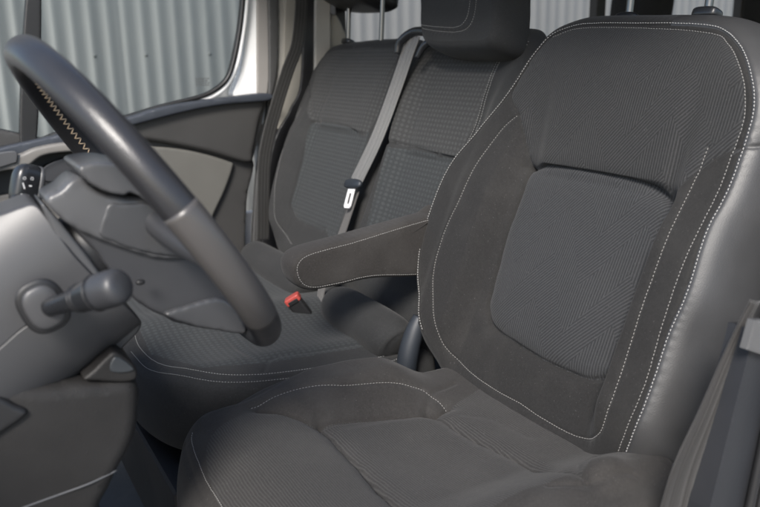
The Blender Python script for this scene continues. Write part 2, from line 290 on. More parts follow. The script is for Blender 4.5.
def pad(name, frame, outline, H, prof, mats, parent, centre=None, n=700, nr=150, grooves=(), regions=(), puff=(), wob=0., seed=0, wscale=1., back=True, pucker=.00028):
    """A cushion: the outline filled by the height field H, rolled over its edge along prof [(outwards, height)...].
    grooves: (curve, depth, width); regions: (part name, polygon, material) become child meshes of their own."""
    O, U, V, N = frame
    E = closed_curve(outline, n)
    if ((E[:, 0] * np.roll(E[:, 1], -1) - np.roll(E[:, 0], -1) * E[:, 1]).sum()) < 0: E = E[::-1].copy()
    c = np.array(centre) if centre is not None else E.mean(0)
    tg = np.roll(E, -3, 0) - np.roll(E, 3, 0); nn = np.stack([tg[:, 1], -tg[:, 0]], 1); nn /= np.linalg.norm(nn, axis=1, keepdims=True)
    r = np.linspace(0, 1, nr + 1)[1:] ** .9
    face = c + r[:, None, None] * (E - c)[None]                      # nr,n,2
    fw = H(face[..., 0], face[..., 1])
    pf = open_curve(prof, .003); L = np.r_[0, np.cumsum(np.linalg.norm(np.diff(pf, axis=0), axis=1))]; q = (L / L[-1])[1:]
    pf = pf[1:]
    side = E[None] + pf[:, 0][:, None, None] * nn[None]
    sw = fw[-1][None] * (1 - sm(q, .1, .9))[:, None] + pf[:, 1][:, None]
    UVg = np.concatenate([face, side]); Wg = np.concatenate([fw, np.broadcast_to(sw, side.shape[:2])])
    G = O + UVg[..., :1] * U + UVg[..., 1:] * V + Wg[..., None] * N
    # slight slack of the cloth, then seams pressed in along the surface normal
    Nn = grid_normals(G); flat = UVg.reshape(-1, 2)
    if wob: G = G + Nn * (wob * wobble(G.reshape(-1, 3), seed, wscale).reshape(G.shape[:2]))[..., None]
    D = np.zeros(len(flat))
    for cv, depth, width in grooves:
        cc = open_curve(cv, .002)
        d, ix = curve_dist(flat, cc, max(width * 8, .03), True)
        sl = ix * .002; vary = 1 + .07 * np.sin(sl * 61 + seed) + .04 * np.sin(sl * 143 + 2 * seed)
        D -= depth * vary * (.75 * np.exp(-(d / width) ** 2) + .25 * np.exp(-(d / (width * 4)) ** 2))
        # the thread gathers the cloth into small puckers
        if width < .0034: D += pucker * np.exp(-((d - .006) / .005) ** 2) * np.sin(sl * 2 * math.pi / .013 + 2.5 * np.sin(sl * 37 + seed)) * (.5 + .5 * np.sin(sl * 23 + seed))
    G = G + Nn * D.reshape(G.shape[:2])[..., None]
    Nn = grid_normals(G)
    k, m = G.shape[:2]
    V3 = G.reshape(-1, 3); NN = Nn.reshape(-1, 3)
    i, j = np.meshgrid(np.arange(k - 1), np.arange(m), indexing='ij'); j2 = (j + 1) % m
    F = np.stack([i * m + j, (i + 1) * m + j, (i + 1) * m + j2, i * m + j2], -1).reshape(-1, 4)
    fc = flat[F[:, 0]] * .5 + flat[F[:, 2]] * .5
    ring = np.repeat(np.arange(k - 1), m)
    owner = np.zeros(len(F), int)
    for g, (nm, poly, mt) in enumerate(regions):
        if isinstance(poly, str): ins = ring >= nr - 1
        elif callable(poly): ins = poly(fc, ring >= nr - 1)
        else: ins = inside(np.array(poly) if len(poly) > 60 or len(poly) <= 8 else closed_curve(poly, 400), fc) & (ring < nr)
        owner[ins] = g + 1
    def emit(nm, sel, mt, par, cap):
        Fs = F[sel]; used, inv = np.unique(Fs, return_inverse=True)
        Vv, Nv, Uv = V3[used], NN[used], flat[used]; Fq = inv.reshape(-1, 4)
        o = mesh_np(nm, Vv, Fq, mt, par, uv=Uv, normals=Nv)
        return o
    main = emit(name, owner == 0, mats, parent, True); inner = main
    for g, (nm, poly, mt) in enumerate(regions):
        if (owner == g + 1).any():
            ch_ = emit(nm, owner == g + 1, mt, main, False)
            if owner[0] == g + 1: inner = ch_
    # close the small hole at the centre of the face and the back
    info = dict(frame=frame, H=H, main=main, E=E, G=G, N=Nn, nr=nr, flat=flat)
    import bmesh
    for ringidx, target in ((0, inner), (k - 1, main)):
        if ringidx and not back: continue
        P = G[ringidx]; bm = bmesh.new(); bm.from_mesh(target.data)
        uvl = bm.loops.layers.uv.active
        vs = [bm.verts.new(p) for p in P[::4]]; cv = bm.verts.new(P.mean(0))
        for a_ in range(len(vs)):
            tri = (vs[a_], vs[(a_ + 1) % len(vs)], cv)
            f_ = bm.faces.new(tri[::-1] if ringidx else tri); f_.smooth = True
            for lp in f_.loops:
                d_ = np.array(lp.vert.co) - O; lp[uvl].uv = (float(d_ @ U), float(d_ @ V))
        bm.to_mesh(target.data); bm.free()
    return info

def on_pad(info, curve, lift=.0008, step=.0008):
    """3D points and normals of a face curve (u, v) on a pad"""
    cc = open_curve(curve, .001); O, U, V, N = info['frame']; H = info['H']
    G, Nn = info['G'], info['N']; nr = info['nr']; flat = info['flat']; m = G.shape[1]
    c = flat[:m].mean(0)
    lim = (nr + 4) * m
    F2 = flat[:lim]; V3 = G.reshape(-1, 3)[:lim]; N3 = Nn.reshape(-1, 3)[:lim]
    P = []; Q = []
    for p in cc[::3]:
        d = ((F2 - p) ** 2).sum(1); k = np.argpartition(d, 6)[:6]; w = 1 / (d[k] + 1e-8); w /= w.sum()
        nv = (N3[k] * w[:, None]).sum(0); nv /= np.linalg.norm(nv)
        P.append(np.array((V3[k] * w[:, None]).sum(0)) + nv * lift); Q.append(nv)
    P = np.array(P); Q = np.array(Q)
    for _ in range(4):
        P[1:-1] = (P[:-2] + 2 * P[1:-1] + P[2:]) / 4
    return P, Q

def stitches(name, lines, mat, parent, *a, **k):
    for ln in lines: o = stitch_line(name, [ln], mat, parent, *a, **k)
    return o

def stitch_line(name, lines, mat, parent, length=.0035, pitch=.0050, rad=.00050, zig=0.):
    VV = []; FF = []; rs = np.random.RandomState(3)
    for P, Q in lines:
        L = np.r_[0, np.cumsum(np.linalg.norm(np.diff(P, axis=0), axis=1))]
        s = 0.; kk = 0
        while s + length < L[-1]:
            a = np.array([np.interp(s, L, P[:, k]) for k in range(3)]); b = np.array([np.interp(s + length, L, P[:, k]) for k in range(3)])
            nv = np.array([np.interp(s, L, Q[:, k]) for k in range(3)]); nv /= np.linalg.norm(nv)
            t = b - a; ln = np.linalg.norm(t); t /= ln; sd = np.cross(nv, t); sd /= np.linalg.norm(sd)
            if zig: b = b + sd * zig * (1 if kk % 2 else -1); a = a - sd * zig * (1 if kk % 2 else -1)
            else: b = b + sd * rs.normal() * .0002
            base = len(VV)
            for f, rr, up in ((0, .25, -.0007), (.22, 1, 0), (.5, 1.05, .0002), (.78, 1, 0), (1, .25, -.0007)):
                cpt = a + (b - a) * f + nv * up
                for g in range(6):
                    an = g * math.pi / 3
                    VV.append(cpt + rad * rr * (math.cos(an) * sd + math.sin(an) * nv))
            for i in range(4):
                for g in range(6):
                    FF.append((base + i * 6 + g, base + i * 6 + (g + 1) % 6, base + (i + 1) * 6 + (g + 1) % 6, base + (i + 1) * 6 + g))
            s += pitch * rs.uniform(.94, 1.06); kk += 1
    return mesh_np(name, np.array(VV), np.array(FF), mat, parent)

def offset_curve(cv, d):
    c = open_curve(cv, .01); t = np.gradient(c, axis=0); t /= np.linalg.norm(t, axis=1, keepdims=True)
    return c + d * np.stack([t[:, 1], -t[:, 0]], 1)

def tube(name, pts, rad, mat, parent=None, seg=20, step=.004, closed=False, ry=None, caps=True):
    """round bar along points; rad number or list per point"""
    P = np.array(pts, float); n = len(P)
    rr = np.full(n, rad) if np.isscalar(rad) else np.array(rad, float)
    Q = open_curve(np.c_[P, rr], step) if not closed else closed_curve(np.c_[P, rr], max(24, int(np.linalg.norm(np.diff(P, axis=0), axis=1).sum() / step)))
    P, rr = Q[:, :3], Q[:, 3]
    T = np.roll(P, -1, 0) - np.roll(P, 1, 0) if closed else np.gradient(P, axis=0)
    T /= np.linalg.norm(T, axis=1, keepdims=True)
    ref = np.array([0, 0, 1.]) if abs(T[0][2]) < .9 else np.array([1., 0, 0])
    A = []; a = np.cross(T[0], ref); a /= np.linalg.norm(a)
    for t in T:
        a = a - t * (a @ t); a /= np.linalg.norm(a); A.append(a)
    A = np.array(A); B = np.cross(T, A)
    th = np.linspace(0, 2 * math.pi, seg, endpoint=False)
    G = P[:, None] + rr[:, None, None] * (np.cos(th)[None, :, None] * A[:, None] + np.sin(th)[None, :, None] * B[:, None])
    k, m = G.shape[:2]; F = []
    for i in range(k if closed else k - 1):
        for j in range(m):
            F.append((i * m + j, i * m + (j + 1) % m, ((i + 1) % k) * m + (j + 1) % m, ((i + 1) % k) * m + j))
    V = list(G.reshape(-1, 3))
    if not closed and caps:
        F.append(tuple(range(m))[::-1]); F.append(tuple((k - 1) * m + j for j in range(m)))
    return mesh_np(name, V, F, mat, parent)

def ribbon(name, pts, width_dir, half, mat, parent=None, thick=.0013, step=.004, ribs=4, arch=0., rib=.0009):
    """woven strap along points; width_dir list of vectors or one vector"""
    P = np.array(pts, float); n = len(P)
    W = np.array(width_dir, float); W = np.broadcast_to(W, (n, 3)) if W.ndim == 1 else W
    hh = np.full(n, half) if np.isscalar(half) else np.array(half, float)
    Q = open_curve(np.c_[P, W, hh], step); P, W, hh = Q[:, :3], Q[:, 3:6], Q[:, 6]
    T = np.gradient(P, axis=0); T /= np.linalg.norm(T, axis=1, keepdims=True)
    W = W - T * (W * T).sum(1, keepdims=True); W /= np.linalg.norm(W, axis=1, keepdims=True)
    Nn = np.cross(T, W)
    m = 25; x = np.linspace(-1, 1, m)
    prof = rib * np.abs(np.sin(x * math.pi * ribs / 2)) ** .5 * (1 - np.abs(x) ** 8) + arch * (1 - x * x)
    top = P[:, None] + (hh[:, None] * x)[..., None] * W[:, None] + (thick / 2 + prof)[None, :, None] * Nn[:, None]
    bot = P[:, None] + (hh[:, None] * x)[..., None] * W[:, None] - (thick / 2 - arch * (1 - x * x))[None, :, None] * Nn[:, None]
    ring = np.concatenate([top, bot[:, ::-1]], 1); k, mm = ring.shape[:2]
    L = np.r_[0, np.cumsum(np.linalg.norm(np.diff(P, axis=0), axis=1))]
    uv = np.stack([np.broadcast_to(np.r_[x, x[::-1]][None] * .024, (k, mm)), np.broadcast_to(L[:, None], (k, mm))], -1).reshape(-1, 2)
    F = [(i * mm + j, i * mm + (j + 1) % mm, (i + 1) * mm + (j + 1) % mm, (i + 1) * mm + j) for i in range(k - 1) for j in range(mm)]
    F.append(tuple(range(mm))[::-1]); F.append(tuple((k - 1) * mm + j for j in range(mm)))
    return mesh_np(name, ring.reshape(-1, 3), F, mat, parent, uv=uv)

def slab(name, outline, y, thick, mat, parent=None, bevel=.003, smooth_outline=True, n=160, dome=0., reach=.03, step=None):
    """a moulding outlined in the x-z plane with its near face at y, going back by thick; rounded edges and a domed face"""
    E = closed_curve(outline, n) if smooth_outline else np.array(outline, float)
    if ((E[:, 0] * np.roll(E[:, 1], -1) - np.roll(E[:, 0], -1) * E[:, 1]).sum()) < 0: E = E[::-1].copy()
    m = len(E); dense = closed_curve(outline, 900) if smooth_outline else np.concatenate([E + (np.roll(E, -1, 0) - E) * t for t in np.linspace(0, 1, 60, endpoint=False)])
    size = np.ptp(E, axis=0); st = step or max(.0035, float(size.max()) / 70)
    pts = []
    gx, gz = np.meshgrid(np.arange(E[:, 0].min(), E[:, 0].max(), st), np.arange(E[:, 1].min(), E[:, 1].max(), st * .87))
    gx = gx + (np.arange(gx.shape[0]) % 2)[:, None] * st / 2
    g = np.stack([gx.ravel(), gz.ravel()], 1); g = g[inside(E, g)]
    dg = curve_dist(g, dense, 9.); g = g[dg > max(bevel, st * .5)] if len(g) else g
    cand = [g]
    tg = np.roll(E, -1, 0) - np.roll(E, 1, 0); nn = np.stack([tg[:, 1], -tg[:, 0]], 1); nn /= np.maximum(np.linalg.norm(nn, axis=1, keepdims=True), 1e-9)
    for f in (.12, .35, .65, 1.0):
        r = E - nn * bevel * f; r = r[inside(E, r)]
        if len(r): cand.append(r[curve_dist(r, dense, 9.) > bevel * f * .85])
    P = np.concatenate([E] + [c for c in cand if len(c)])
    from mathutils.geometry import delaunay_2d_cdt
    vo, eo, fo, *_ = delaunay_2d_cdt([Vector(p) for p in P.tolist()], [(i, (i + 1) % m) for i in range(m)], [], 1, 1e-7)
    Q = np.array([tuple(v) for v in vo]); d = curve_dist(Q, dense, 9.)
    t = np.clip(d / bevel, 0, 1)
    h = np.zeros(len(Q))
    if dome:      # inflate the face like a membrane held at its border
        ee = np.array([tuple(e) for e in eo]); onb = d < 1e-6; dg_ = np.zeros(len(Q)); np.add.at(dg_, ee[:, 0], 1); np.add.at(dg_, ee[:, 1], 1)
        for it in range(700):
            ac = np.zeros(len(Q)); np.add.at(ac, ee[:, 0], h[ee[:, 1]]); np.add.at(ac, ee[:, 1], h[ee[:, 0]])
            h = ac / dg_ + .01; h[onb] = 0
        h = (h / h.max()) ** .7
    yy = y + bevel * (1 - np.sqrt(np.clip(1 - (1 - t) ** 2, 0, 1))) - dome * h
    V = [(q[0], w, q[1]) for q, w in zip(Q, yy)]; F = []
    for f in fo:
        p = Q[list(f)]; ar = (p[1, 0] - p[0, 0]) * (p[2, 1] - p[0, 1]) - (p[2, 0] - p[0, 0]) * (p[1, 1] - p[0, 1])
        F.append(tuple(f) if ar > 0 else tuple(f)[::-1])
    k = len(V)
    # border of the face, in order, then the wall going back and the rear face
    first = {}
    for i, q in enumerate(Q):
        first.setdefault((round(q[0], 6), round(q[1], 6)), i)
    ed = [first.get((round(float(p[0]), 6), round(float(p[1]), 6))) for p in E]
    ed = [int(((Q - p) ** 2).sum(1).argmin()) if i is None else i for i, p in zip(ed, E)]
    y1 = y + max(thick, bevel * 1.05)
    for p in E: V.append((p[0], y1, p[1]))
    for j in range(m):
        j2 = (j + 1) % m
        if ed[j] != ed[j2]: F.append((ed[j2], ed[j], k + j, k + j2))
    F.append(tuple(k + j for j in range(m))[::-1])
    return mesh_np(name, V, F, mat, parent, smooth=smooth_outline)

def box(name, lo, hi, mat, parent=None, bev=.002):
    import bmesh
    bm = bmesh.new(); bmesh.ops.create_cube(bm, size=1)
    for v in bm.verts: v.co = Vector([lo[k] + (v.co[k] + .5) * (hi[k] - lo[k]) for k in range(3)])
    if bev: bmesh.ops.bevel(bm, geom=list(bm.edges), offset=bev, segments=3, affect='EDGES', profile=.7)
    me = bpy.data.meshes.new(name); bm.to_mesh(me); bm.free(); me.materials.append(mat)
    me.polygons.foreach_set('use_smooth', np.zeros(len(me.polygons), bool))
    return link(name, me, parent)

def blob(name, frame, size, mat, parent, power=3., n=48, m=32, f=None):
    """superellipsoid in a frame; size half extents"""
    O, U, V, N = frame
    th = np.linspace(0, 2 * math.pi, n, endpoint=False); ph = np.linspace(-math.pi / 2, math.pi / 2, m)
    T, Pp = np.meshgrid(th, ph)
    e = 2 / power; s = lambda a: np.sign(a) * np.abs(a) ** e
    x = s(np.cos(Pp)) * s(np.cos(T)); y = s(np.cos(Pp)) * s(np.sin(T)); z = s(np.sin(Pp))
    X = x * size[0]; Y = y * size[1]; Zz = z * size[2]
    if f is not None: X, Y, Zz = f(X, Y, Zz)
    G = O + X[..., None] * U + Y[..., None] * V + Zz[..., None] * N
    F = [(i * n + j, i * n + (j + 1) % n, (i + 1) * n + (j + 1) % n, (i + 1) * n + j) for i in range(m - 1) for j in range(n)]
    return mesh_np(name, G.reshape(-1, 3), F, mat, parent, uv=np.stack([X, Y], -1).reshape(-1, 2))

# ------------------------------------------------------------------ materials
class NB:
    def __init__(s, name):
        s.m = bpy.data.materials.new(name); s.m.use_nodes = True; s.t = s.m.node_tree
        s.b = s.t.nodes['Principled BSDF']; s.out = s.t.nodes['Material Output']
    def n(s, typ, **kw):
        x = s.t.nodes.new(typ)
        for k, v in kw.items():
            if k.startswith('i_'):
                key = k[2:]; key = int(key) if key.isdigit() else key.replace('_', ' ')
                if isinstance(v, bpy.types.NodeSocket): s.t.links.new(v, x.inputs[key])
                else: x.inputs[key].default_value = v
            else: setattr(x, k, v)
        return x
    def math(s, op, a, b=None, c=None):
        x = s.t.nodes.new('ShaderNodeMath'); x.operation = op
        for i, v in enumerate((a, b, c)):
            if v is None: continue
            if isinstance(v, bpy.types.NodeSocket): s.t.links.new(v, x.inputs[i])
            else: x.inputs[i].default_value = v
        return x.outputs[0]
    def mix(s, f, a, b):
        x = s.t.nodes.new('ShaderNodeMix'); x.data_type = 'RGBA'
        for k, v in ((0, f), (6, a), (7, b)):
            if isinstance(v, bpy.types.NodeSocket): s.t.links.new(v, x.inputs[k])
            else: x.inputs[k].default_value = (*v, 1) if isinstance(v, tuple) and len(v) == 3 else v
        return x.outputs[2]
    def set(s, **kw):
        for k, v in kw.items():
            key = k.replace('_', ' ')
            if isinstance(v, bpy.types.NodeSocket): s.t.links.new(v, s.b.inputs[key])
            else: s.b.inputs[key].default_value = (*v, 1) if isinstance(v, tuple) and len(v) == 3 else v
    def noise(s, scale, detail=3, vec=None, rough=.55):
        x = s.n('ShaderNodeTexNoise'); x.inputs['Scale'].default_value = scale; x.inputs['Detail'].default_value = detail; x.inputs['Roughness'].default_value = rough
        if vec is None:
            g = s.n('ShaderNodeTexCoord'); vec = g.outputs['Object']
        s.t.links.new(vec, x.inputs['Vector']); return x.outputs[0]
    def uv(s):
        g = s.n('ShaderNodeUVMap'); sp = s.n('ShaderNodeSeparateXYZ'); s.t.links.new(g.outputs[0], sp.inputs[0]); return g.outputs[0], sp.outputs[0], sp.outputs[1]
    def ramp(s, f, a, b):
        x = s.n('ShaderNodeMapRange'); x.inputs[1].default_value = a; x.inputs[2].default_value = b; s.t.links.new(f, x.inputs[0]); return x.outputs[0]
    def bump(s, h, strength=.5, dist=.001):
        x = s.n('ShaderNodeBump'); x.inputs['Strength'].default_value = strength; x.inputs['Distance'].default_value = dist
        s.t.links.new(h, x.inputs['Height']); s.t.links.new(x.outputs[0], s.b.inputs['Normal'])

def fabric(name, dark, light, pattern=None, dust=(.070, .067, .064), dusty=.35, sheen=.06):
    k = NB(name); uvv, u, v = k.uv()
    fine = k.noise(1400, 2); mid = k.noise(260, 3); big = k.noise(9, 4)
    weave = k.math('MULTIPLY', k.math('ABSOLUTE', k.math('SINE', k.math('MULTIPLY', u, 2600.))), k.math('ABSOLUTE', k.math('SINE', k.math('MULTIPLY', v, 2600.))))
    tone = k.math('ADD', k.math('MULTIPLY', k.ramp(fine, .3, .7), .45), k.math('MULTIPLY', k.ramp(mid, .3, .7), .2))
    h = k.math('ADD', k.math('MULTIPLY', weave, .35), k.math('MULTIPLY', fine, .6))
    if pattern == 'stripe':
        # blocks of fine ribs: upright in some, leaning in others, with zigzag borders
        nu = k.math('ADD', u, k.math('MULTIPLY', k.math('SUBTRACT', k.noise(14, 2), .5), .012))
        tri = k.math('PINGPONG', k.math('ADD', nu, 2.0), .075)
        zz = k.math('FRACT', k.math('DIVIDE', k.math('ADD', k.math('ADD', v, 1.0), k.math('MULTIPLY', tri, 1.5)), .15))
        msk = k.ramp(k.math('ABSOLUTE', k.math('SUBTRACT', zz, .5)), .235, .255)
        p = .0044
        a = k.math('SINE', k.math('MULTIPLY', u, 6.2832 / p))
        b = k.math('SINE', k.math('MULTIPLY', k.math('SUBTRACT', k.math('MULTIPLY', u, .77), k.math('MULTIPLY', v, .64)), 6.2832 / p))
        x = k.n('ShaderNodeMix'); x.data_type = 'FLOAT'
        k.t.links.new(msk, x.inputs[0]); k.t.links.new(a, x.inputs[2]); k.t.links.new(b, x.inputs[3])
        st = k.ramp(x.outputs[0], -.5, .9)
        tone = k.math('ADD', k.math('MULTIPLY', tone, .62), k.math('MULTIPLY', st, .44)); h = k.math('ADD', h, k.math('MULTIPLY', st, 1.1))
    if pattern == 'rib':
        b = k.math('SINE', k.math('MULTIPLY', k.math('ADD', u, k.math('MULTIPLY', k.noise(20, 2), .006)), 6.2832 / .0036))
        st = k.ramp(b, -.4, .9)
        tone = k.math('ADD', k.math('MULTIPLY', tone, .7), k.math('MULTIPLY', st, .36)); h = k.math('ADD', h, k.math('MULTIPLY', st, .8))
    if pattern == 'diamond':
        pu, pv = .024, .021
        a = k.math('SINE', k.math('ADD', k.math('MULTIPLY', u, 6.2832 / pu), k.math('MULTIPLY', v, 6.2832 / pv)))
        b = k.math('SINE', k.math('SUBTRACT', k.math('MULTIPLY', u, 6.2832 / pu), k.math('MULTIPLY', v, 6.2832 / pv)))
        st = k.ramp(k.math('MULTIPLY', a, b), .05, .45)
        tone = k.math('ADD', k.math('MULTIPLY', tone, .68), k.math('MULTIPLY', st, .30)); h = k.math('SUBTRACT', h, k.math('MULTIPLY', st, 1.0))
    c = k.mix(tone, dark, light)
    dm = k.math('MULTIPLY', k.ramp(big, .48, .75), dusty)
    lint = k.math('MULTIPLY', k.ramp(k.noise(420, 1), .72, .78), .35)
    c = k.mix(dm, c, dust); c = k.mix(lint, c, (.16, .155, .15))
    k.set(Base_Color=c, Roughness=.92, Sheen_Weight=sheen, Sheen_Roughness=.5, Specular_IOR_Level=.2)
    k.bump(h, .55, .0006)
    return k.m

def plastic(name, col, rough=.45, grain=900, gs=.25, spec=.5, var=.12, dist=.0004, coat=0.):
    k = NB(name); b = k.noise(6, 4); f = k.noise(grain, 2)
    c = k.mix(k.math('MULTIPLY', k.ramp(b, .35, .7), var * 2), col, tuple(min(1, x * 1.5 + .01) for x in col))
    k.set(Base_Color=c, Roughness=k.math('ADD', k.math('MULTIPLY', k.ramp(b, .3, .7), .10), rough - .05), Specular_IOR_Level=spec, Coat_Weight=coat)
    k.bump(f, gs, dist); return k.m

def leather(name, col, rough=.42):
    k = NB(name)
    vo = k.n('ShaderNodeTexVoronoi'); vo.inputs['Scale'].default_value = 700; g = k.n('ShaderNodeTexCoord'); k.t.links.new(g.outputs['Object'], vo.inputs['Vector'])
    b = k.noise(12, 4)
    c = k.mix(k.math('MULTIPLY', k.ramp(b, .4, .7), .4), col, tuple(x * 1.35 for x in col))
    k.set(Base_Color=c, Roughness=k.math('ADD', rough, k.math('MULTIPLY', k.ramp(b, .3, .7), .08)), Specular_IOR_Level=.5)
    k.bump(vo.outputs[0], .3, .0004); return k.m

def metal(name, col, rough=.25):
    k = NB(name); k.set(Base_Color=col, Metallic=1., Roughness=rough); k.bump(k.noise(300, 2), .1, .0002); return k.m

def webbing(name, dark, light):
    k = NB(name); uvv, u, v = k.uv()
    a = k.math('SINE', k.math('MULTIPLY', k.math('ADD', v, k.math('MULTIPLY', k.math('ABSOLUTE', k.math('SINE', k.math('MULTIPLY', u, 900.))), .001)), 6.2832 / .0021))
    b = k.math('ABSOLUTE', k.math('SINE', k.math('MULTIPLY', u, 1500.)))
    t = k.math('ADD', k.math('MULTIPLY', a, .15), k.math('ADD', k.math('MULTIPLY', b, .35), .3))
    k.set(Base_Color=k.mix(t, dark, light), Roughness=.5, Sheen_Weight=.2, Specular_IOR_Level=.5); k.bump(k.math('ADD', a, b), .4, .0004); return k.m

M = dict(
    stripe=fabric('striped seat cloth', (.0125, .0127, .0133), (.056, .0565, .058), 'stripe', dusty=.07),
    stripe_grey=fabric('grey striped seat cloth', (.0160, .0167, .0180), (.062, .0635, .067), 'stripe', dusty=.05),
    rib=fabric('ribbed seat cloth', (.0215, .0208, .0205), (.074, .072, .0705), 'rib', dusty=.28),
    plain=fabric('charcoal seat cloth', (.0125, .0123, .0123), (.036, .0354, .0350), None, dusty=.18),
    dusty=fabric('worn charcoal seat cloth', (.0205, .0193, .0185), (.057, .0538, .0515), None, dusty=.32),
    bench_plain=fabric('bench charcoal cloth', (.0165, .0169, .0173), (.044, .0448, .0455), None, dusty=.12),
    diamond=fabric('diamond bench cloth', (.0250, .0256, .0258), (.076, .0768, .077), 'diamond', dusty=.08),
    diamond_dark=fabric('blue grey diamond bench cloth', (.0220, .0240, .0252), (.062, .067, .069), 'diamond', dusty=.05),
    arm=fabric('armrest cloth', (.0205, .0190, .0182), (.055, .051, .048), None, dusty=.32),
    leather=leather('black imitation leather', (.040, .040, .041), .44),
    wheel=leather('steering wheel leather', (.022, .022, .024), .27),
    wheel_trim=plastic('satin dark trim', (.060, .056, .054), .30, 1400, .15),
    grey=plastic('soft grey plastic', (.072, .073, .076), .36, 900, .2),
    grey_mid=plastic('mid grey plastic', (.045, .046, .049), .42, 900, .2),
    grey_dark=plastic('dark grey plastic', (0.0328, 0.0336, 0.0369), .45),
    shroud=plastic('column grey plastic', (.052, .052, .054), .40, 900, .15),
    black=plastic('black plastic', (0.0112, 0.0112, 0.0120), .45),
    gloss=plastic('glossy black plastic', (.016, .017, .019), .28, 500, .08),
    knee=plastic('grained dash plastic', (.0125, .0118, .0115), .60, 620, .6, .35, .3, .0006),
    door=plastic('door panel plastic', (.040, .039, .038), .5, 500, .5),
    door_top=plastic('sky tinted door cap', (.035, .040, .050), .38, 500, .4),  # blue skylight on the ledge top is put into this colour
    insert=plastic('olive grey door insert', (0.1107, 0.1082, 0.0984), .5, 700, .35),
    trim_grey=plastic('light grey door trim', (0.1640, 0.1558, 0.1435), .4, 900, .2),
    beige=plastic('beige pillar trim', (.27, .262, .242), .6, 700, .3),
    olive=plastic('olive pillar trim', (.22, .21, .185), .6, 700, .3),
    rubber=plastic('rubber seal', (.05, .05, .05), .5, 400, .2),
    seal_grey=plastic('grey door seal', (.22, .21, .20), .6, 400, .2),
    white=plastic('white van paint', (.80, .81, .82), .18, 300, .0, .5, .02, .0002, .5),
    blue=plastic('blue grey plastic', (.018, .022, .028), .5),
    painted=plastic('grey painted metal', (.085, .085, .085), .35, 600, .1),
    blue_lit=plastic('sky lit bin inside', (.026, .030, .034), .5),  # blue skylight inside the bin, painted as a paler bluish tone
    red=plastic('red button plastic', (.34, .055, .045), .4, 700, .1),
    steel=metal('headrest steel', (.16, .16, .16), .3),
    chrome=metal('tongue steel', (.75, .75, .76), .25),
    thread=plastic('pale thread', (.25, .244, .235), .7, 3000, .4, .3, .1),
    thread_white=plastic('white thread', (.37, .365, .355), .6, 3000, .4, .3, .1),
    thread_warm=plastic('sand thread', (.50, .38, .26), .7, 3000, .4, .3, .1),
    thread_dim=plastic('grey thread', (.26, .26, .255), .7, 3000, .4, .3, .1),
    belt=webbing('grey webbing', (.050, .050, .049), (.19, .188, .182)),
    belt_dark=webbing('brown grey webbing', (.006, .0055, .005), (.026, .023, .021)),
    tongue=plastic('bright tongue steel', (.72, .72, .72), .3),
    mark=plastic('white print', (.8, .8, .8), .5),
    belt_mid=webbing('lap webbing', (.020, .0185, .0175), (.075, .068, .062)),
    belt_black=webbing('black webbing', (.008, .008, .008), (.032, .031, .029)),
    carpet=fabric('grey blue floor lining', (.060, .066, .072), (.13, .138, .145), None, (.14, .14, .14), .35),
    carpet_dark=plastic('black floor rubber', (.016, .017, .020), .55, 300, .5),
)
def glass_mat():
    k = NB('window glass')
    k.set(Base_Color=(.78, .84, .84), Roughness=.0, Transmission_Weight=1., IOR=1.12, Specular_IOR_Level=.5)
    return k.m
M['glass'] = glass_mat()

# ------------------------------------------------------------------ outside: ground and metal-clad wall
def metal_wall():
    k = NB('pale green grey cladding')
    g = k.n('ShaderNodeTexCoord'); mp = k.n('ShaderNodeMapping'); mp.inputs['Scale'].default_value = (9, 1, .7); k.t.links.new(g.outputs['Object'], mp.inputs[0])
    st = k.noise(1.0, 4, mp.outputs[0]); sp = k.noise(14, 4)
    c = k.mix(k.ramp(st, .35, .7), (.102, .105, .102), (.124, .127, .123)); c = k.mix(k.math('MULTIPLY', k.ramp(sp, .6, .8), .35), c, (.13, .135, .125))
    k.set(Base_Color=c, Roughness=.45, Specular_IOR_Level=.5); return k.m
M['clad'] = metal_wall()
kk = NB('concrete yard'); kk.set(Base_Color=kk.mix(kk.noise(3, 6), (.20, .20, .19), (.32, .31, .30)), Roughness=.9); kk.bump(kk.noise(60, 4), .5, .004); M['yard'] = kk.m
FENCE_Y = 2.9; YARD_Z = -.75
gnd = mesh_np('ground', [(-60, -60, YARD_Z), (60, -60, YARD_Z), (60, 60, YARD_Z), (-60, 60, YARD_Z)], [(0, 1, 2, 3)], M['yard'], smooth=False)
tag(gnd, kind='structure')
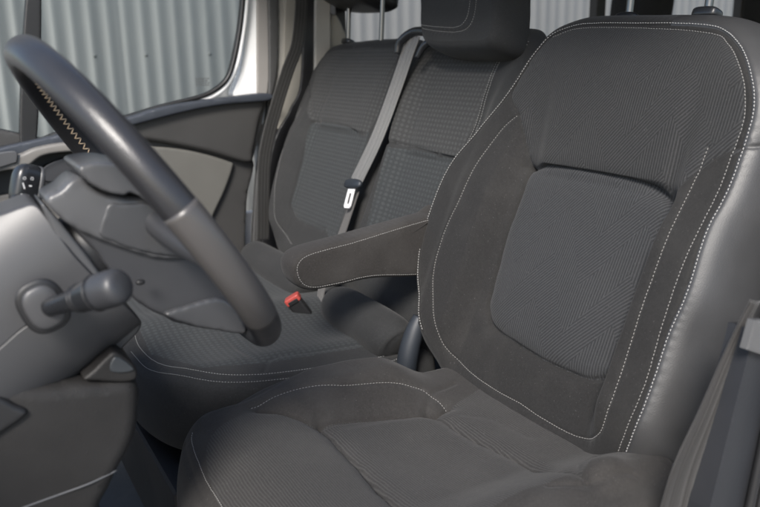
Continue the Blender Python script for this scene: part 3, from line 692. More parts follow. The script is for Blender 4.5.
def cladding():
    wall = thing('cladding_wall', (1.8, FENCE_Y, YARD_Z), 'pale green grey corrugated metal wall standing beyond the van windows', 'wall')
    per = .076; prof = ((0, 0), (.006, .0006), (.018, .0022), (.028, .0055), (.038, .0070), (.048, .0055), (.058, .0022), (.070, .0006))
    x0 = -1.6; shw = per * 11; idx = 0
    while x0 < 7.5:
        xs = []; ys = []
        for k in range(11):
            for a, b in prof: xs.append(x0 + k * per + a); ys.append(b)
        xs.append(x0 + shw + .012); ys.append(0)
        lap = .0015 * (idx % 2); V = []; F = []
        zs = (YARD_Z, 2.8)
        for z in zs:
            for a, b in zip(xs, ys): V.append((a, FENCE_Y - b - lap, z))
        n = len(xs)
        for i in range(n - 1): F.append((i, i + 1, n + i + 1, n + i))
        base = len(V)
        for z in zs:
            for a, b in zip(xs, ys): V.append((a, FENCE_Y - b - lap + .0012, z))
        for i in range(n - 1): F.append((base + i, base + n + i, base + n + i + 1, base + i + 1))
        for i in range(n - 1): F.append((n + i, n + i + 1, base + n + i + 1, base + n + i))
        mesh_np('metal_sheet', V, F, M['clad'], wall, smooth=True)
        # fixing screws in rows
        sv = []; sf = []
        for k in range(1, 11, 4):
            for z in (-.2, .98, 2.0):
                b0 = len(sv); cx = x0 + k * per + .038
                for r_, dy in ((.007, .0), (.006, .003), (.002, .005)):
                    for q in range(8): sv.append((cx + r_ * math.cos(q * math.pi / 4), FENCE_Y - .0075 - lap - dy, z + r_ * math.sin(q * math.pi / 4)))
                for i in range(2):
                    for q in range(8): sf.append((b0 + i * 8 + q, b0 + i * 8 + (q + 1) % 8, b0 + (i + 1) * 8 + (q + 1) % 8, b0 + (i + 1) * 8 + q))
                sf.append(tuple(b0 + 16 + q for q in range(8)))
        mesh_np('fixing_screws', sv, sf, M['clad'], wall)
        x0 += shw; idx += 1
cladding()

# ------------------------------------------------------------------ van body shell
van = thing('van_body', (.6, .4, 0), 'white van body shell with beige pillar trims round the seats and open near doorway', 'van body')
box('unseen_roof', (-.22, -.45, 1.42), (3.2, 1.27, 1.47), M['white'], van, .01)  # out of view; roof and lining added to shade the cabin from above
box('roof_lining', (-.18, -.42, 1.395), (3.15, 1.24, 1.418), M['beige'], van, .004)
box('cabin_floor', (-1.2, -.40, .02), (3.2, 1.27, .06), M['carpet'], van, .004)
box('far_side_panel', (.10, 1.300, .02), (3.2, 1.33, .93), M['beige'], van, .01)
box('far_sill', (-1.2, 1.300, .02), (.098, 1.33, .52), M['white'], van, .01)
box('unseen_near_panel', (.16, -.45, .02), (3.2, -.42, .92), M['white'], van, .008)  # out of view; added to darken the cabin behind the doorway
box('rear_wall', (3.16, -.42, .06), (3.2, 1.26, 1.395), M['beige'], van, .004)
slab('door_jamb', TR['jamb_white'], 1.27, .04, M['white'], van, .004)
slab('door_seal', TR['seal_light'], 1.262, .012, M['seal_grey'], van, .003)
slab('door_seal', TR['seal_dark'], 1.252, .018, M['rubber'], van, .004)
slab('pillar_trim', TR['pillar_light'], 1.262, .03, M['beige'], van, .003)
slab('pillar_trim', TR['pillar_olive'], 1.256, .03, M['olive'], van, .003)
slab('belt_slot_cover', TR['pillar_black'], 1.245, .03, M['black'], van, .003)
slab('pillar_trim', TR['pillar_trim'], 1.235, .035, M['beige'], van, .004)
slab('window_trim', TR['rear_trim'], 1.25, .03, M['olive'], van, .006)
# rear side windows beyond the seats
rw = box('side_window_post', (.352, 1.262, .93), (.385, 1.30, 1.395), M['black'], van, .004)
for x0_, x1_ in ((1.395, 1.44), (2.20, 2.235), (2.30, 2.40)):
    box('side_window_post', (x0_, 1.262, .93), (x1_, 1.30, 1.395), M['black'], van, .004)
box('window_sill', (.385, 1.235, .931), (3.15, 1.262, .948), M['olive'], van, .004)
# second seat row, only its headrests rise above the front seats
row = thing('rear_bench_seat', (1.3, .4, .06), 'dark rear row bench seat seen just above the driver seat backrest', 'seat')
box('seat_cushion', (.85, -.35, .12), (1.30, 1.15, .46), M['bench_plain'], row, .05)
box('backrest', (1.32, -.35, .46), (1.44, 1.15, .98), M['bench_plain'], row, .05)

for yy in (1.02, .52):
    blob('headrest', (np.array([1.35, yy, 1.11]), np.array([0, -1., 0]), np.array([.1, 0, .995]), np.array([-.995, 0, .1])), (.11, .13, .05), M['bench_plain'], row, 3.4)

# ------------------------------------------------------------------ passenger door (closed, far side)
door = thing('passenger_door', (-.2, 1.25, .1), 'closed far passenger door with dark upper panel, olive grey insert and window', 'door')
slab('door_panel', TR['door_lower'], 1.255, .05, M['door'], door, .006)
slab('upper_panel', TR['door_upper'], 1.225, .03, M['door'], door, .012)
slab('window_ledge', TR['door_top'] + [(TR['door_top'][-1][0], TR['door_top'][-1][1] - .03), (TR['door_top'][2][0], TR['door_top'][2][1] - .022), (TR['door_top'][0][0], TR['door_top'][0][1] - .02)], 1.205, .045, M['door_top'], door, .006)
slab('insert_panel', TR['door_insert'], 1.24, .02, M['insert'], door, .006)
slab('lower_pocket_panel', TR['door_tan'], 1.225, .02, M['trim_grey'], door, .004)
slab('pull_handle', TR['door_arm'], 1.17, .055, M['trim_grey'], door, .006)
pk = slab('door_pocket', TR['pocket'], 1.2, .02, M['black'], door, .005)
slab('pocket_lining', [(x * .86 + (-.475) * .14 + .004, z * .8 + .2 * .735) for x, z in TR['pocket']], 1.195, .01, M['grey_dark'], pk, .004)
slab('window_switch', TR['switch'], 1.163, .01, M['grey'], door, .003)
# frame and pane
def ring_frame(name, inner, w, y, thick, mat, parent, n=220):
    E = closed_curve(inner, n)
    if ((E[:, 0] * np.roll(E[:, 1], -1) - np.roll(E[:, 0], -1) * E[:, 1]).sum()) < 0: E = E[::-1].copy()
    tg = np.roll(E, -1, 0) - np.roll(E, 1, 0); nn = np.stack([tg[:, 1], -tg[:, 0]], 1); nn /= np.linalg.norm(nn, axis=1, keepdims=True)
    rows = [(0, thick), (0, .003), (.15 * w, 0), (.85 * w, 0), (w, .003), (w, thick)]
    V = [(p[0], y + dy, p[1]) for d, dy in rows for p in (E + nn * d)]
    k = len(rows); F = [(i * n + j, i * n + (j + 1) % n, ((i + 1) % k) * n + (j + 1) % n, ((i + 1) % k) * n + j) for i in range(k) for j in range(n)]
    return mesh_np(name, V, F, mat, parent)
ring_frame('window_seal', TR['door_window'], .010, 1.248, .02, M['black'], door)
Ew = closed_curve(TR['door_window'], 220); Eo = Ew + (Ew - Ew.mean(0)) * .0
def outer_off(E, d):
    E = E if ((E[:, 0] * np.roll(E[:, 1], -1) - np.roll(E[:, 0], -1) * E[:, 1]).sum()) > 0 else E[::-1]
    tg = np.roll(E, -1, 0) - np.roll(E, 1, 0); nn = np.stack([tg[:, 1], -tg[:, 0]], 1); nn /= np.linalg.norm(nn, axis=1, keepdims=True); return E + nn * d
ring_frame('window_frame', [tuple(p) for p in outer_off(Ew, .0105)[::6]], .012, 1.252, .03, M['white'], door)
slab('quarter_window_bar', TR['quarter_bar'], 1.24, .03, M['black'], door, .004)
gE = outer_off(Ew, .004)
gp_ = [tuple(p) for p in gE]; n_ = len(gp_)
mesh_np('window_pane', [(x, 1.262, z) for x, z in gp_] + [(x, 1.266, z) for x, z in gp_], [tuple(range(n_)), tuple(range(2 * n_ - 1, n_ - 1, -1))] + [(j, n_ + j, n_ + (j + 1) % n_, (j + 1) % n_) for j in range(n_)], M['glass'], door, smooth=False)

def glass_print():
    V3 = []; F = []; rs = np.random.RandomState(2); a, b = TR['print'][0], TR['print'][1]
    for row_ in range(4):
        x = a[0]
        while x < b[0]:
            w = rs.uniform(.003, .007); z = a[1] + (b[1] - a[1]) * row_ / 3.; k = len(V3)
            V3 += [(x, 1.2612, z), (x + w, 1.2612, z), (x + w, 1.2612, z + .0025), (x, 1.2612, z + .0025)]; F.append((k, k + 1, k + 2, k + 3)); x += w + .002
    return mesh_np('glass_print', V3, F, M['rubber'], door, smooth=False)
glass_print()

# ------------------------------------------------------------------ belts at the far and near pillars
yb = 1.19
bo = ribbon('seat_belt', [(x, yb, z) for x, z in TR['belt_outer_top']], (1, .15, .15), .020, M['belt_black'])
tag(bo, 'dark seat belt hanging down the far door pillar behind the passenger seat', 'seat belt', 'seat belts of the three seats')

# ------------------------------------------------------------------ driver seat
FR = BACK
seat = thing('driver_seat', (-.2, 0, .06), 'charcoal cloth driver seat with pale stitching, leather side bolster and armrest', 'seat')
edge = TR['db_edge']
near = [(.195, -.06)] + edge[:len(edge)]
out = [p for p in edge if True]
outline = [(.0, -.055), (.10, -.05), (.165, -.035)] + out + [(-.225, .0), (-.18, -.04), (-.10, -.055)]
u_c, v_c = -.035, .24
seam_right = [(.27, .30)]
J = lambda *cs: np.concatenate([open_curve(c, .003) for c in cs])
insert_poly = J(TR['db_insert'], TR['db_cross'][::-1])
up_poly = J(TR['db_cross'], TR['db_patch'][:5], TR['db_inner'][7:], TR['db_seam_up'])
def leather_side(fc, is_side):
    return is_side & (fc[:, 0] > .03) & (fc[:, 1] < .62) & (fc[:, 1] > -.1)
prof_back = [(0, 0), (.009, -.004), (.021, -.018), (.031, -.044), (.036, -.078), (.032, -.108), (.016, -.130), (-.02, -.142), (-.08, -.145)]
db = pad('backrest', BACK, outline, H_driver_back, prof_back, M['plain'], seat, centre=(u_c, v_c), n=1000, nr=190,
         grooves=[(TR['db_edge'], .0035, .0025), (TR['db_inner'], .0016, .0035), (TR['db_bolster'], .0035, .0028), (TR['db_seam_up'], .004, .003),
                  (TR['db_cross'], .010, .0038), (TR['db_insert'], .009, .0038), (TR['db_insert'], .005, .012), (TR['db_cross'], .004, .012), (TR['db_patch'], .003, .0025)],
         regions=[('side_panel', leather_side, M['leather']), ('lumbar_panel', insert_poly, M['stripe_grey']), ('shoulder_panel', up_poly, M['stripe'])],
         wob=.0011, seed=4)
S = lambda c, **k: on_pad(db, c, **k)
stitches('stitching', [S(offset_curve(TR['db_edge'], .0035))], M['thread_white'], db['main'], rad=.00058)
stitches('stitching', [S(TR['db_inner']), S(TR['db_bolster'])], M['thread'], db['main'])
cush_out = [(-.455, .12), (-.44, .18), (-.412, .228), (-.36, .258), (-.30, .272), (-.22, .25), (-.14, .222), (-.06, .205), (.03, .195), (.06, .1), (.06, -.1), (.03, -.24), (-.06, -.275), (-.16, -.27), (-.30, -.268), (-.39, -.25), (-.44, -.20), (-.463, -.12), (-.468, 0)]
prof_c = [(0, 0), (.012, -.006), (.026, -.024), (.033, -.055), (.034, -.10), (.028, -.15), (.01, -.18), (-.04, -.19)]
dc = pad('seat_cushion', FLAT, cush_out, H_driver_cushion, prof_c, M['dusty'], seat, centre=(-.22, 0), n=900, nr=170,
         grooves=[(TR['dc_leaf'], .003, .0028), (TR['dc_leaf_low'], .008, .003), (TR['dc_cross'], .009, .0032), (TR['dc_rear'], .008, .0035), (TR['dc_leaf_low'], .007, .014), (TR['dc_cross'], .008, .014), (TR['dc_rear'], .007, .014), (TR['dc_leaf'], .002, .010), (TR['dc_piping'], .003, .003),
                  ([(-.468, 0), (-.463, -.12), (-.44, -.20)], .003, .003), ([(-.10, .10), (-.06, .135), (-.01, .15)], .0035, .005), ([(-.08, -.20), (-.045, -.175), (.0, -.16)], .004, .005), ([(-.14, -.22), (-.09, -.245), (-.03, -.25)], .004, .005), ([(-.06, .06), (-.03, .02), (-.02, -.05)], .002, .008)],
         regions=[('thigh_panel', J(TR['dc_leaf_low'][:3], TR['dc_cross'], [TR['dc_cross'][-1], (-.29, -.21), (-.40, -.20)], [(-.40, -.20), (-.46, -.1), (-.462, .02), (-.43, .16), TR['dc_leaf_low'][0]]), M['rib']),
                  ('seat_panel', J(TR['dc_leaf_low'][2:], [TR['dc_leaf_low'][-1], (.06, .09), (.06, -.21)], [(.06, -.21), (-.12, -.215), (-.29, -.21)], TR['dc_cross'][::-1]), M['rib'])],
         wob=.0016, seed=9)
stitches('stitching', [on_pad(dc, TR['dc_leaf']), on_pad(dc, [(x + .012, y) for x, y in TR['dc_piping']] + [(-.460, -.10), (-.440, -.18)])], M['thread'], dc['main'])
# headrest with its posts
OB_ = BACK[0]
def bpt(u, v, w): return BACK[0] + u * BACK[1] + v * BACK[2] + w * BACK[3]
def bframe(u, v, w): return (bpt(u, v, w), BACK[1], BACK[2], BACK[3])
hr = blob('headrest', bframe(-.0205, .80, -.005), (.14, .085, .05), M['plain'], seat, 3.2)
for uu in (-.094, .053):
    p = tube('headrest_post', [bpt(uu, .56, -.070), bpt(uu, .64, -.050), bpt(uu, .70, -.030), bpt(uu, .78, -.010)], .006, M['steel'], seat)
    blob('post_sleeve', bframe(uu, .629, -.052), (.021, .0085, .014), M['gloss'], p, 3.5)
# armrest
arm = pad('armrest', SIDE(.362), TR['arm_edge'], lambda u, v: .004 - .03 * (np.hypot((u + .10) / .6, (v - .61) / .2)) ** 2, [(0, 0), (.003, -.003), (.006, -.012), (.007, -.034), (.005, -.052), (-.002, -.066), (-.02, -.071)], M['arm'], seat, centre=tuple(np.mean(TR['arm_edge'], axis=0)), n=600, nr=60,
          grooves=[(TR['arm_edge'][1:7], .002, .0022), (TR['arm_edge'][7:12], .002, .0022)], wob=.0016, seed=5, wscale=1.6)
cv = TR['arm_edge']
inset = [((x + .0) , z) for x, z in cv]
c0 = np.mean(TR['arm_edge'], axis=0)
ring_ = [tuple(np.array(p) + (c0 - np.array(p)) / np.linalg.norm(c0 - np.array(p)) * .0022) for p in cv]
stitches('stitching', [on_pad(arm, ring_[1:12], .0009)], M['thread'], arm['main'], .0034, .0046, .0006)
# seat base, recliner lever side cover, belt buckle
box('seat_base', (-.42, -.20, .061), (-.02, .20, .30), M['carpet_dark'], seat, .02)
bk = tube('belt_buckle', [(-.012, .303, .39), (-.006, .303, .43), (.007, .303, .47), (.020, .303, .497)], [.019, .019, .017, .013], M['blue'], seat, seg=24)
blob('button', (np.array([.016, .2895, .490]), np.array([1., 0, 0]), np.array([0, 0, 1.]), np.array([0, -1., 0])), (.008, .006, .006), M['gloss'], bk, 3)

# ------------------------------------------------------------------ passenger bench
bench = thing('passenger_bench', (-.2, .75, .06), 'double passenger bench in diamond charcoal cloth beside the driver seat', 'seat')
ob = TR['ob_stitch']
ob_out = TR['ob_out']
prof_b = [(0, 0), (.010, -.008), (.020, -.026), (.025, -.05), (.022, -.08), (.0, -.10), (-.05, -.105)]
ob_ins = TR['ob_insert_left'][2:] + TR['ob_ins_add'] + TR['ob_cross'][::-1][:-1]
ob_up = TR['ob_cross'] + TR['ob_up_add']
obp = pad('backrest', BACK, ob_out, H_outer_back, prof_b, M['bench_plain'], bench, centre=tuple(np.mean(TR['ob_out'], axis=0)), n=600, nr=110,
          grooves=[(TR['ob_stitch'], .003, .003), (TR['ob_insert_left'], .005, .004), (TR['ob_cross'], .006, .005), (TR['ob_mid'], .006, .006)],
          regions=[('lumbar_panel', ob_ins, M['diamond_dark']), ('shoulder_panel', ob_up, M['diamond'])], wob=.0012, seed=21)
stitches('stitching', [on_pad(obp, TR['ob_stitch'][4:11])], M['thread_dim'], obp['main'])
mb_out = TR['mb_out']
mb_cross = TR['mb_cross']
mbp = pad('backrest', BACK, mb_out, H_middle_back, prof_b, M['bench_plain'], bench, centre=tuple(np.mean(TR['mb_out'], axis=0)), n=600, nr=100,
          grooves=[(TR['mb_stitch'], .004, .003), (mb_cross, .006, .005), (TR['mb_left'], .004, .005)],
          regions=[('lumbar_panel', TR['mb_ins'], M['diamond_dark']),
                   ('shoulder_panel', TR['mb_up'], M['diamond'])], wob=.0012, seed=22)
stitches('stitching', [on_pad(mbp, offset_curve(TR['mb_stitch'], .004)), on_pad(mbp, offset_curve(TR['mb_stitch'], -.004))], M['thread_dim'], mbp['main'])
bc_out = [(-.43, -.05), (-.433, -.16), (-.420, -.25), (-.39, -.32), (-.33, -.37), (-.22, -.395), (-.06, -.405), (.06, -.40), (.09, -.2), (.09, .3), (.05, .42), (-.1, .45), (-.3, .43), (-.40, .36), (-.43, .2)]
bcp = pad('seat_cushion', BENCHF, bc_out, H_bench_cushion, [(0, 0), (.012, -.006), (.022, -.022), (.026, -.06), (.022, -.11), (.008, -.16), (-.02, -.17)], M['bench_plain'], bench, centre=(-.15, 0), n=700, nr=130,
          grooves=[([(-.433, -.05)] + TR['bc_near'][1:], .003, .003), ([(-.26, -.37), (-.22, -.33), (-.12, -.335), (.0, -.335)], .003, .004), ([(-.30, .4), (-.28, 0), (-.26, -.33)], .003, .006)],
          regions=[('seat_panel', [(-.40, .30), (-.415, -.20), (-.36, -.325), (-.25, -.345), (.05, -.35), (.05, .38), (-.2, .40)], M['diamond_dark'])], wob=.0016, seed=23)
stitches('stitching', [on_pad(bcp, [(-.424, -.10), (-.426, -.16), (-.412, -.25), (-.383, -.315), (-.325, -.362), (-.22, -.387), (-.06, -.397), (.02, -.397)]), on_pad(bcp, [(-.443, -.16), (-.43, -.255), (-.398, -.33), (-.335, -.382), (-.22, -.407), (-.06, -.417), (.02, -.417)], .0012)], M['thread_dim'], bcp['main'])
box('bench_base', (-.44, .36, .061), (.02, 1.12, .25), M['carpet_dark'], bench, .012)
# cushion rolls at the foot of the two backrests
r1 = tube('lumbar_roll', TR3['roll_mid'], [.016, .032, .041, .046, .046, .044, .034, .016], M['bench_plain'], bench, seg=40)
r2 = tube('lumbar_roll', TR3['roll_out'], [.016, .032, .040, .044, .044, .042, .034, .016], M['bench_plain'], bench, seg=40)
for dx in (-.004, .004):
    th = np.linspace(math.radians(20), math.radians(230), 50); cx, cz = TR3['roll_mid'][2][0], TR3['roll_mid'][2][2]
    P_ = np.stack([cx - .0455 * np.cos(th), np.full(50, TR3['roll_mid'][3][1] + dx), cz + .0455 * np.sin(th)], 1); Q_ = np.stack([-np.cos(th), 0 * th, np.sin(th)], 1)
    stitches('stitching', [(P_, Q_)], M['thread_dim'], r1)
# headrests
OHF = (BACK[0] - .06 * BACK[3], BACK[1], BACK[2], BACK[3])
oh = pad('headrest', OHF, TR['oh_out'], lambda u, v: .045 + 0 * u, [(0, 0), (.010, -.012), (.014, -.035), (.010, -.06), (-.01, -.075)], M['black'], bench, n=300, nr=50)
for nm in ('post_a', 'post_b'):
    uu, v0 = TR['oh_' + nm][0]; u1, v1 = TR['oh_' + nm][1]
    w0 = -.105
    p = tube('headrest_post', [bpt(uu, v0 - .05, w0 - .015), bpt(uu, v0, w0), bpt(uu, v0 + .06, w0 + .020), bpt(uu, v0 + .15, w0 + .050)], .0065, M['steel'], bench)
    blob('post_sleeve', bframe(uu, v0, w0), (.023, .008, .014), M['gloss'], p, 3.5)
mh = pad('headrest', BACK, TR['mh_out'], lambda u, v: .012 + .0 * u, [(0, 0), (.008, -.008), (.013, -.025), (.013, -.055), (.004, -.085), (-.02, -.092)], M['bench_plain'], bench, n=400, nr=70,
         grooves=[(TR['mh_st'], .003, .003)], wob=.001, seed=31)
stitches('stitching', [on_pad(mh, TR['mh_st']), on_pad(mh, TR['mh_st2'])], M['thread'], mh['main'])
# belt guide on top of the middle backrest
gp = TR['guide']; gq = TR['guide2']; gw = -.012
gd = tube('belt_guide', [bpt(gp[0][0], gp[0][1], gw), bpt(gp[1][0], gp[1][1], gw + .004), bpt(*gp[2], gw - .004), bpt(*gp[3], gw - .012)], [.007, .009, .010, .010], M['gloss'], bench, seg=16)
gd2 = tube('belt_guide', [bpt(gq[0][0], gq[0][1], gw), bpt(gq[1][0], gq[1][1], gw), bpt(*gq[2], gw - .008)], [.006, .008, .009], M['gloss'], bench, seg=16)
def frame_from(o, x, n):
    x = np.array(x, float); x /= np.linalg.norm(x); n = np.array(n, float); n -= x * (n @ x); n /= np.linalg.norm(n)
    return (np.array(o, float), x, np.cross(n, x), n)
bfr = frame_from((-.095, .62, .462), (.45, -.15, -.75), (-.62, -.72, .25))
bkl = blob('belt_buckle', (bfr[0] + bfr[1] * .035, bfr[1], bfr[2], bfr[3]), (.046, .0165, .010), M['black'], bench, 5)
blob('release_button', (bfr[0] - bfr[1] * .003, bfr[1], bfr[2], bfr[3]), (.0080, .0175, .0112), M['red'], bkl, 6)
blob('tongue_slot', (bfr[0] + bfr[1] * .000 + bfr[3] * .0098, bfr[1], bfr[2], bfr[3]), (.0045, .0115, .0030), M['black'], bkl, 6)

# ------------------------------------------------------------------ middle seat belt
belt = thing('seat_belt', (-.05, .65, .45), 'grey webbing seat belt with white metal tongue running down the middle bench backrest', 'seat belt', 'seat belts of the three seats')
bw = -.022
bt = [bpt(u, v, bw) for u, v in TR['belt_c']]
ribbon('webbing', bt, BACK[1] + BACK[2] * .10, .0268, M['belt'], belt, ribs=3, rib=.0032)
bl = [bpt(u, v, w) for (u, v), w in zip(TR['lap_c'], (-.030, -.022, -.005, .015, .005))]
ribbon('lap_webbing', bl, BACK[1] + BACK[3] * .30 + BACK[2] * .15, [.027, .032, .034, .032, .026], M['belt_mid'], belt, ribs=4)
tu, tv = TR['tongue'][0]
tf = (bpt(tu, tv, -.010), (BACK[1] + BACK[2] * .12) / np.linalg.norm(BACK[1] + BACK[2] * .12), (BACK[2] - BACK[1] * .12) / np.linalg.norm(BACK[2] - BACK[1] * .12), BACK[3])
st = blob('belt_stopper', tf, (.036, .012, .009), M['blue'], belt, 2.6)
def tongue():
    import bmesh
    O, U, V, N = tf; O = O - V * .010
    outer = [(-.014, 0), (-.014, -.042), (-.010, -.047), (.010, -.047), (.014, -.042), (.014, 0)]
    inner = [(-.006, -.012), (-.006, -.036), (-.006, -.037), (.006, -.037), (.006, -.036), (.006, -.012)]
    V3 = []; F = []
    for z in (.0012, -.0012):
        for ring_ in (outer, inner):
            for a, b in ring_: V3.append(O + a * U + b * V + z * N)
    for i in range(6):
        j = (i + 1) % 6
        F += [(i, j, 6 + j, 6 + i), (12 + j, 12 + i, 18 + i, 18 + j), (j, i, 12 + i, 12 + j), (6 + i, 6 + j, 18 + j, 18 + i)]
    return mesh_np('tongue', V3, F, M['tongue'], belt, smooth=False)
tongue()

# ------------------------------------------------------------------ steering wheel
WC = np.array([-.518, 0, .819]); WT = math.radians(33.285); WR = .1857
wheel = thing('steering_wheel', tuple(WC), 'black leather steering wheel with sand coloured lacing in the left foreground', 'steering wheel')
We = np.array([math.sin(WT), 0, -math.cos(WT)]); Wy = np.array([0, -1., 0]); Wn = np.array([math.cos(WT), 0, math.sin(WT)])
def wpt(th, r=WR, n=0.): return WC + r * (math.cos(th) * We + math.sin(th) * Wy) + n * Wn
def rim_arc(name, a0, a1, mat, rad, closed=False, seg=36, flat_=1.0):
    N_ = max(12, int(abs(a1 - a0) / math.radians(1.5))); th = np.linspace(math.radians(0) + a0, a1, N_, endpoint=not closed)
    ph = np.linspace(0, 2 * math.pi, seg, endpoint=False); V3 = []; UVs = []
    for t in th:
        er = math.cos(t) * We + math.sin(t) * Wy; c = WC + WR * er
        for p in ph:
            V3.append(c + rad * (math.cos(p) * er * flat_ + math.sin(p) * Wn * 1.12)); UVs.append((t * WR, p * rad))
    m = seg; k = len(th)
    F = [(i * m + j, i * m + (j + 1) % m, ((i + 1) % k) * m + (j + 1) % m, ((i + 1) % k) * m + j) for i in range(k if closed else k - 1) for j in range(m)]
    if not closed: F += [tuple(range(m))[::-1], tuple((k - 1) * m + j for j in range(m))]
    return mesh_np(name, V3, F, mat, wheel, uv=np.array(UVs))
d2 = math.radians
RIM = .0148
rim = rim_arc('rim', 0, 2 * math.pi, M['wheel'], RIM, True)
for a0, a1 in ((d2(52), d2(99)), (d2(-99), d2(-52))):
    rim_arc('rim_insert', a0, a1, M['wheel_trim'], RIM * 1.035)
def lace(name, a0, a1):
    th = np.linspace(a0, a1, 120); P = []; Q = []
    for t in th:
        er = math.cos(t) * We + math.sin(t) * Wy
        P.append(WC + (WR - RIM * 1.0) * er - Wn * RIM * .12); Q.append(-er)
    return stitches(name, [(np.array(P), np.array(Q))], M['thread_warm'], rim, (.0050), .0042, .0009, zig=.0032)
lace('lacing', d2(205), d2(262)); lace('lacing', d2(105), d2(170))
# hub, spokes and covers
def pairslab(name, tr, y, thick, mat, par, **k): return slab(name, TR[tr], y, thick, mat, par, **k)
hub = pairslab('hub_cover', 'hub_top', -.047, .05, M['grey'], wheel, bevel=.004, dome=.010)
pairslab('hub_side_cover', 'hub_mid', -.0545, .02, M['grey_mid'], wheel, bevel=.003, dome=.004)
pairslab('hub_lower_cover', 'hub_low', -.040, .05, M['grey_dark'], wheel, bevel=.004, dome=.008)
pairslab('lower_spoke', 'hub_tail', -.050, .05, M['grey_mid'], wheel, bevel=.004, dome=.004)
pairslab('airbag_edge', 'lip', -.066, .09, M['grey'], wheel, bevel=.003, dome=.003, reach=.02)
for s in (-1, 1):
    tube('spoke', [WC + Wy * s * .03 - Wn * .012, WC + Wy * s * .10 - Wn * .010 + We * .02, wpt(s * d2(78), WR - .004, -.002)], [.014, .012, .010], M['grey_dark'], wheel, seg=24)
bl_ = blob('screw_recess', (np.array([-.548, -.0672, .752]), np.array([1., 0, 0]), np.array([0, 0, 1.]), np.array([0, -1., 0])), (.0045, .0028, .003), M['black'], hub, 2.4)

# ------------------------------------------------------------------ steering column with stalks
colm = thing('steering_column', (-.66, 0, .70), 'grey steering column shroud with stalks behind the wheel in the left foreground', 'steering column')
cprof = [(0, 0), (.0012, -.0010), (.0018, -.004), (.0018, -.03)]
pad('shroud_upper', SIDE(0), TR['shroud_up'], H_column, cprof, M['shroud'], colm, centre=TR['col_c'][0], n=300, nr=60)
pad('shroud_lower', SIDE(0), TR['shroud_low'], H_column, cprof, M['shroud'], colm, centre=TR['col_c'][1], n=300, nr=60)
pairslab('shroud_flap', 'shroud_flap', -.050, .070, M['black'], colm, bevel=.006)
pairslab('collar', 'ring', -.050, .06, M['grey'], colm, bevel=.004)
tube('steering_shaft', [(-.66, 0, .725), (-.57, 0, .785)], .042, M['black'], colm, seg=32)
sx, sz = TR['socket'][0]
skt = blob('stalk_socket', (np.array([sx, -.082, sz]), np.array([.94, 0, .34]), np.array([-.34, 0, .94]), np.array([0, -1., 0])), (.021, .026, .004), M['black'], colm, 2.6)
blob('socket_gaiter', (np.array([sx, -.085, sz]), np.array([.94, 0, .34]), np.array([-.34, 0, .94]), np.array([0, -1., 0])), (.016, .021, .005), M['shroud'], skt, 2.6)
s0 = np.array([sx + .004, -.088, sz]); pts = TR['stalk']
s3 = np.array([pts[3][0], -.150, pts[3][1] - .004])
ax = (s3 - s0)
stk = tube('indicator_stalk', [s0, s0 + ax * .30, s0 + ax * .55, s0 + ax * .80, s0 + ax * .92], [.0085, .0095, .0130, .0160, .0160], M['gloss'], colm, seg=32)
tube('stalk_tip', [s0 + ax * .80, s0 + ax * .90, s0 + ax * 1.06, s0 + ax * 1.13, s0 + ax * 1.155], [.0163, .0166, .0160, .0120, .004], M['grey_dark'], stk, seg=32, step=.002)
for f_, r_ in ((.44, .0118), (.50, .0128), (.74, .0162)):
    tube('stalk_ring', [s0 + ax * f_, s0 + ax * (f_ + .012), s0 + ax * (f_ + .024)], [r_ * .97, r_ * 1.05, r_ * .99], M['black'], stk, seg=32, step=.001)
fx, fz = TR['stalk_far'][0]
fax = np.array([.25, .9, .2]); fax /= np.linalg.norm(fax)
f0 = np.array([fx - .01, .03, fz - .02]); 
ffr = frame_from((fx + .006, .085, fz + .004), (.28, .1, .95), (.35, -.93, .1))
fst = blob('wiper_stalk', ffr, (.025, .0165, .012), M['gloss'], colm, 3.2)
tube('stalk_arm', [(fx - .008, .02, fz - .022), (fx - .004, .08, fz - .006)], .008, M['black'], fst, seg=16)
blob('stalk_ring', (ffr[0] - ffr[2] * .010, ffr[1], ffr[2], ffr[3]), (.0245, .004, .0128), M['grey'], fst, 3)
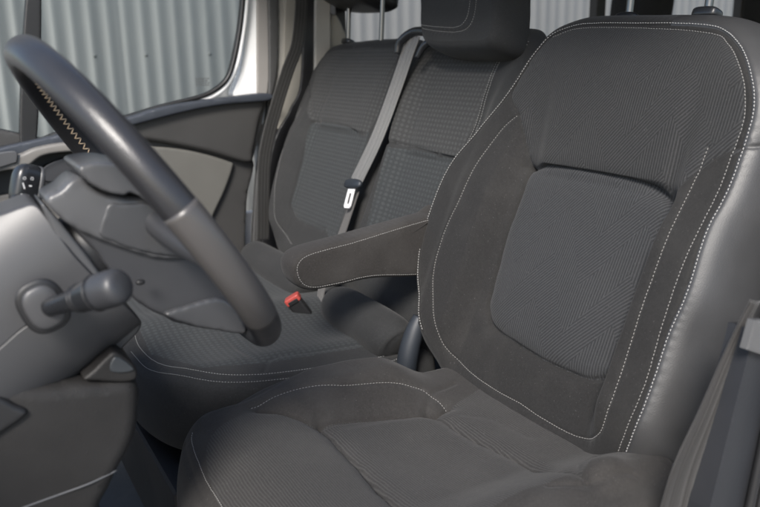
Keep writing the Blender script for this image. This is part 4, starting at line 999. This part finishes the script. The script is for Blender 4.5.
def mark_strokes():
    V3 = []; F = []; O, U, Vv, N = ffr
    def bar(a, b, w=.0007):
        a = np.array(a); b = np.array(b); t = (b - a) / np.linalg.norm(b - a); s = np.array([-t[1], t[0]]) * w; k = len(V3)
        for q in (a - s, b - s, b + s, a + s): V3.append(O + q[0] * U + q[1] * Vv + .0126 * N)
        F.append((k, k + 1, k + 2, k + 3))
    for cx, cy in ((.010, .002), (-.009, .003), (-.009, .010), (.009, .010)):
        for a in range(0, 360, 90):
            r = .0016; bar((cx + r * math.cos(d2(a)), cy + r * math.sin(d2(a))), (cx + r * math.cos(d2(a + 70)), cy + r * math.sin(d2(a + 70))), .0003)
    bar((.002, .001), (.002, .004)); bar((-.002, .008), (.004, .011))
    return mesh_np('printed_symbols', V3, F, M['mark'], fst, smooth=False)
mark_strokes()

# ------------------------------------------------------------------ lower dash in the near left corner
dash = thing('lower_dashboard', (-.7, 0, .06), 'dark grained lower dashboard panel with thin trim line below the steering column', 'dashboard')
slab('knee_panel', TR['knee'], -.035, .45, M['knee'], dash, .014, dome=.01)
kt = TR['knee_trim']
tube('trim_line', [(x, -.0445, z) for x, z in kt[:-1]] + [(kt[-1][0], -.038, kt[-1][1])], .0012, M['grey'], dash, seg=10)
sb_ = slab('storage_bin', TR['bin'], -.040, .12, M['knee'], dash, .004)
slab('bin_lit_inside', TR['bin_in'], -.042, .02, M['blue_lit'], sb_, .0015)
box('unseen_dash_body', (-1.30, -.30, .30), (-.90, 1.20, .80), M['knee'], dash, .05)  # out of view; added to block low light from the front, sized for that

# ------------------------------------------------------------------ driver's belt and doorway pillar at the near right
nb = [((np.array(a) + np.array(b)) / 2, abs(b[0] - a[0]) / 2) for a, b in zip(TR['rb_strap_l'], TR['rb_strap_r'])]
ds = ribbon('seat_belt', [(c[0], -.36 + .004 * i, c[1]) for i, (c, h) in enumerate(nb)], (1, -.12, .25), [max(.008, h) for c, h in nb], M['belt_dark'], ribs=3, arch=.003)
tag(ds, 'brown grey driver seat belt hanging beside the leather bolster at the near right', 'seat belt', 'seat belts of the three seats')
pil = thing('doorway_pillar', (.05, -.38, .06), 'black doorway pillar trim with light painted patch at the lower right corner', 'pillar')
slab('lower_trim', TR['rb_black'], -.372, .03, M['carpet_dark'], pil, .0006, smooth_outline=False)
slab('painted_patch', TR['rb_light'], -.382, .008, M['painted'], pil, .0006, smooth_outline=False)
for dx in (.0, .018):
    tube('trim_rib', [(.030 + dx, -.378, .70), (.016 + dx, -.378, .58), (-.004 + dx, -.378, .44)], .005, M['black'], pil, seg=16)
bpy.context.view_layer.update()
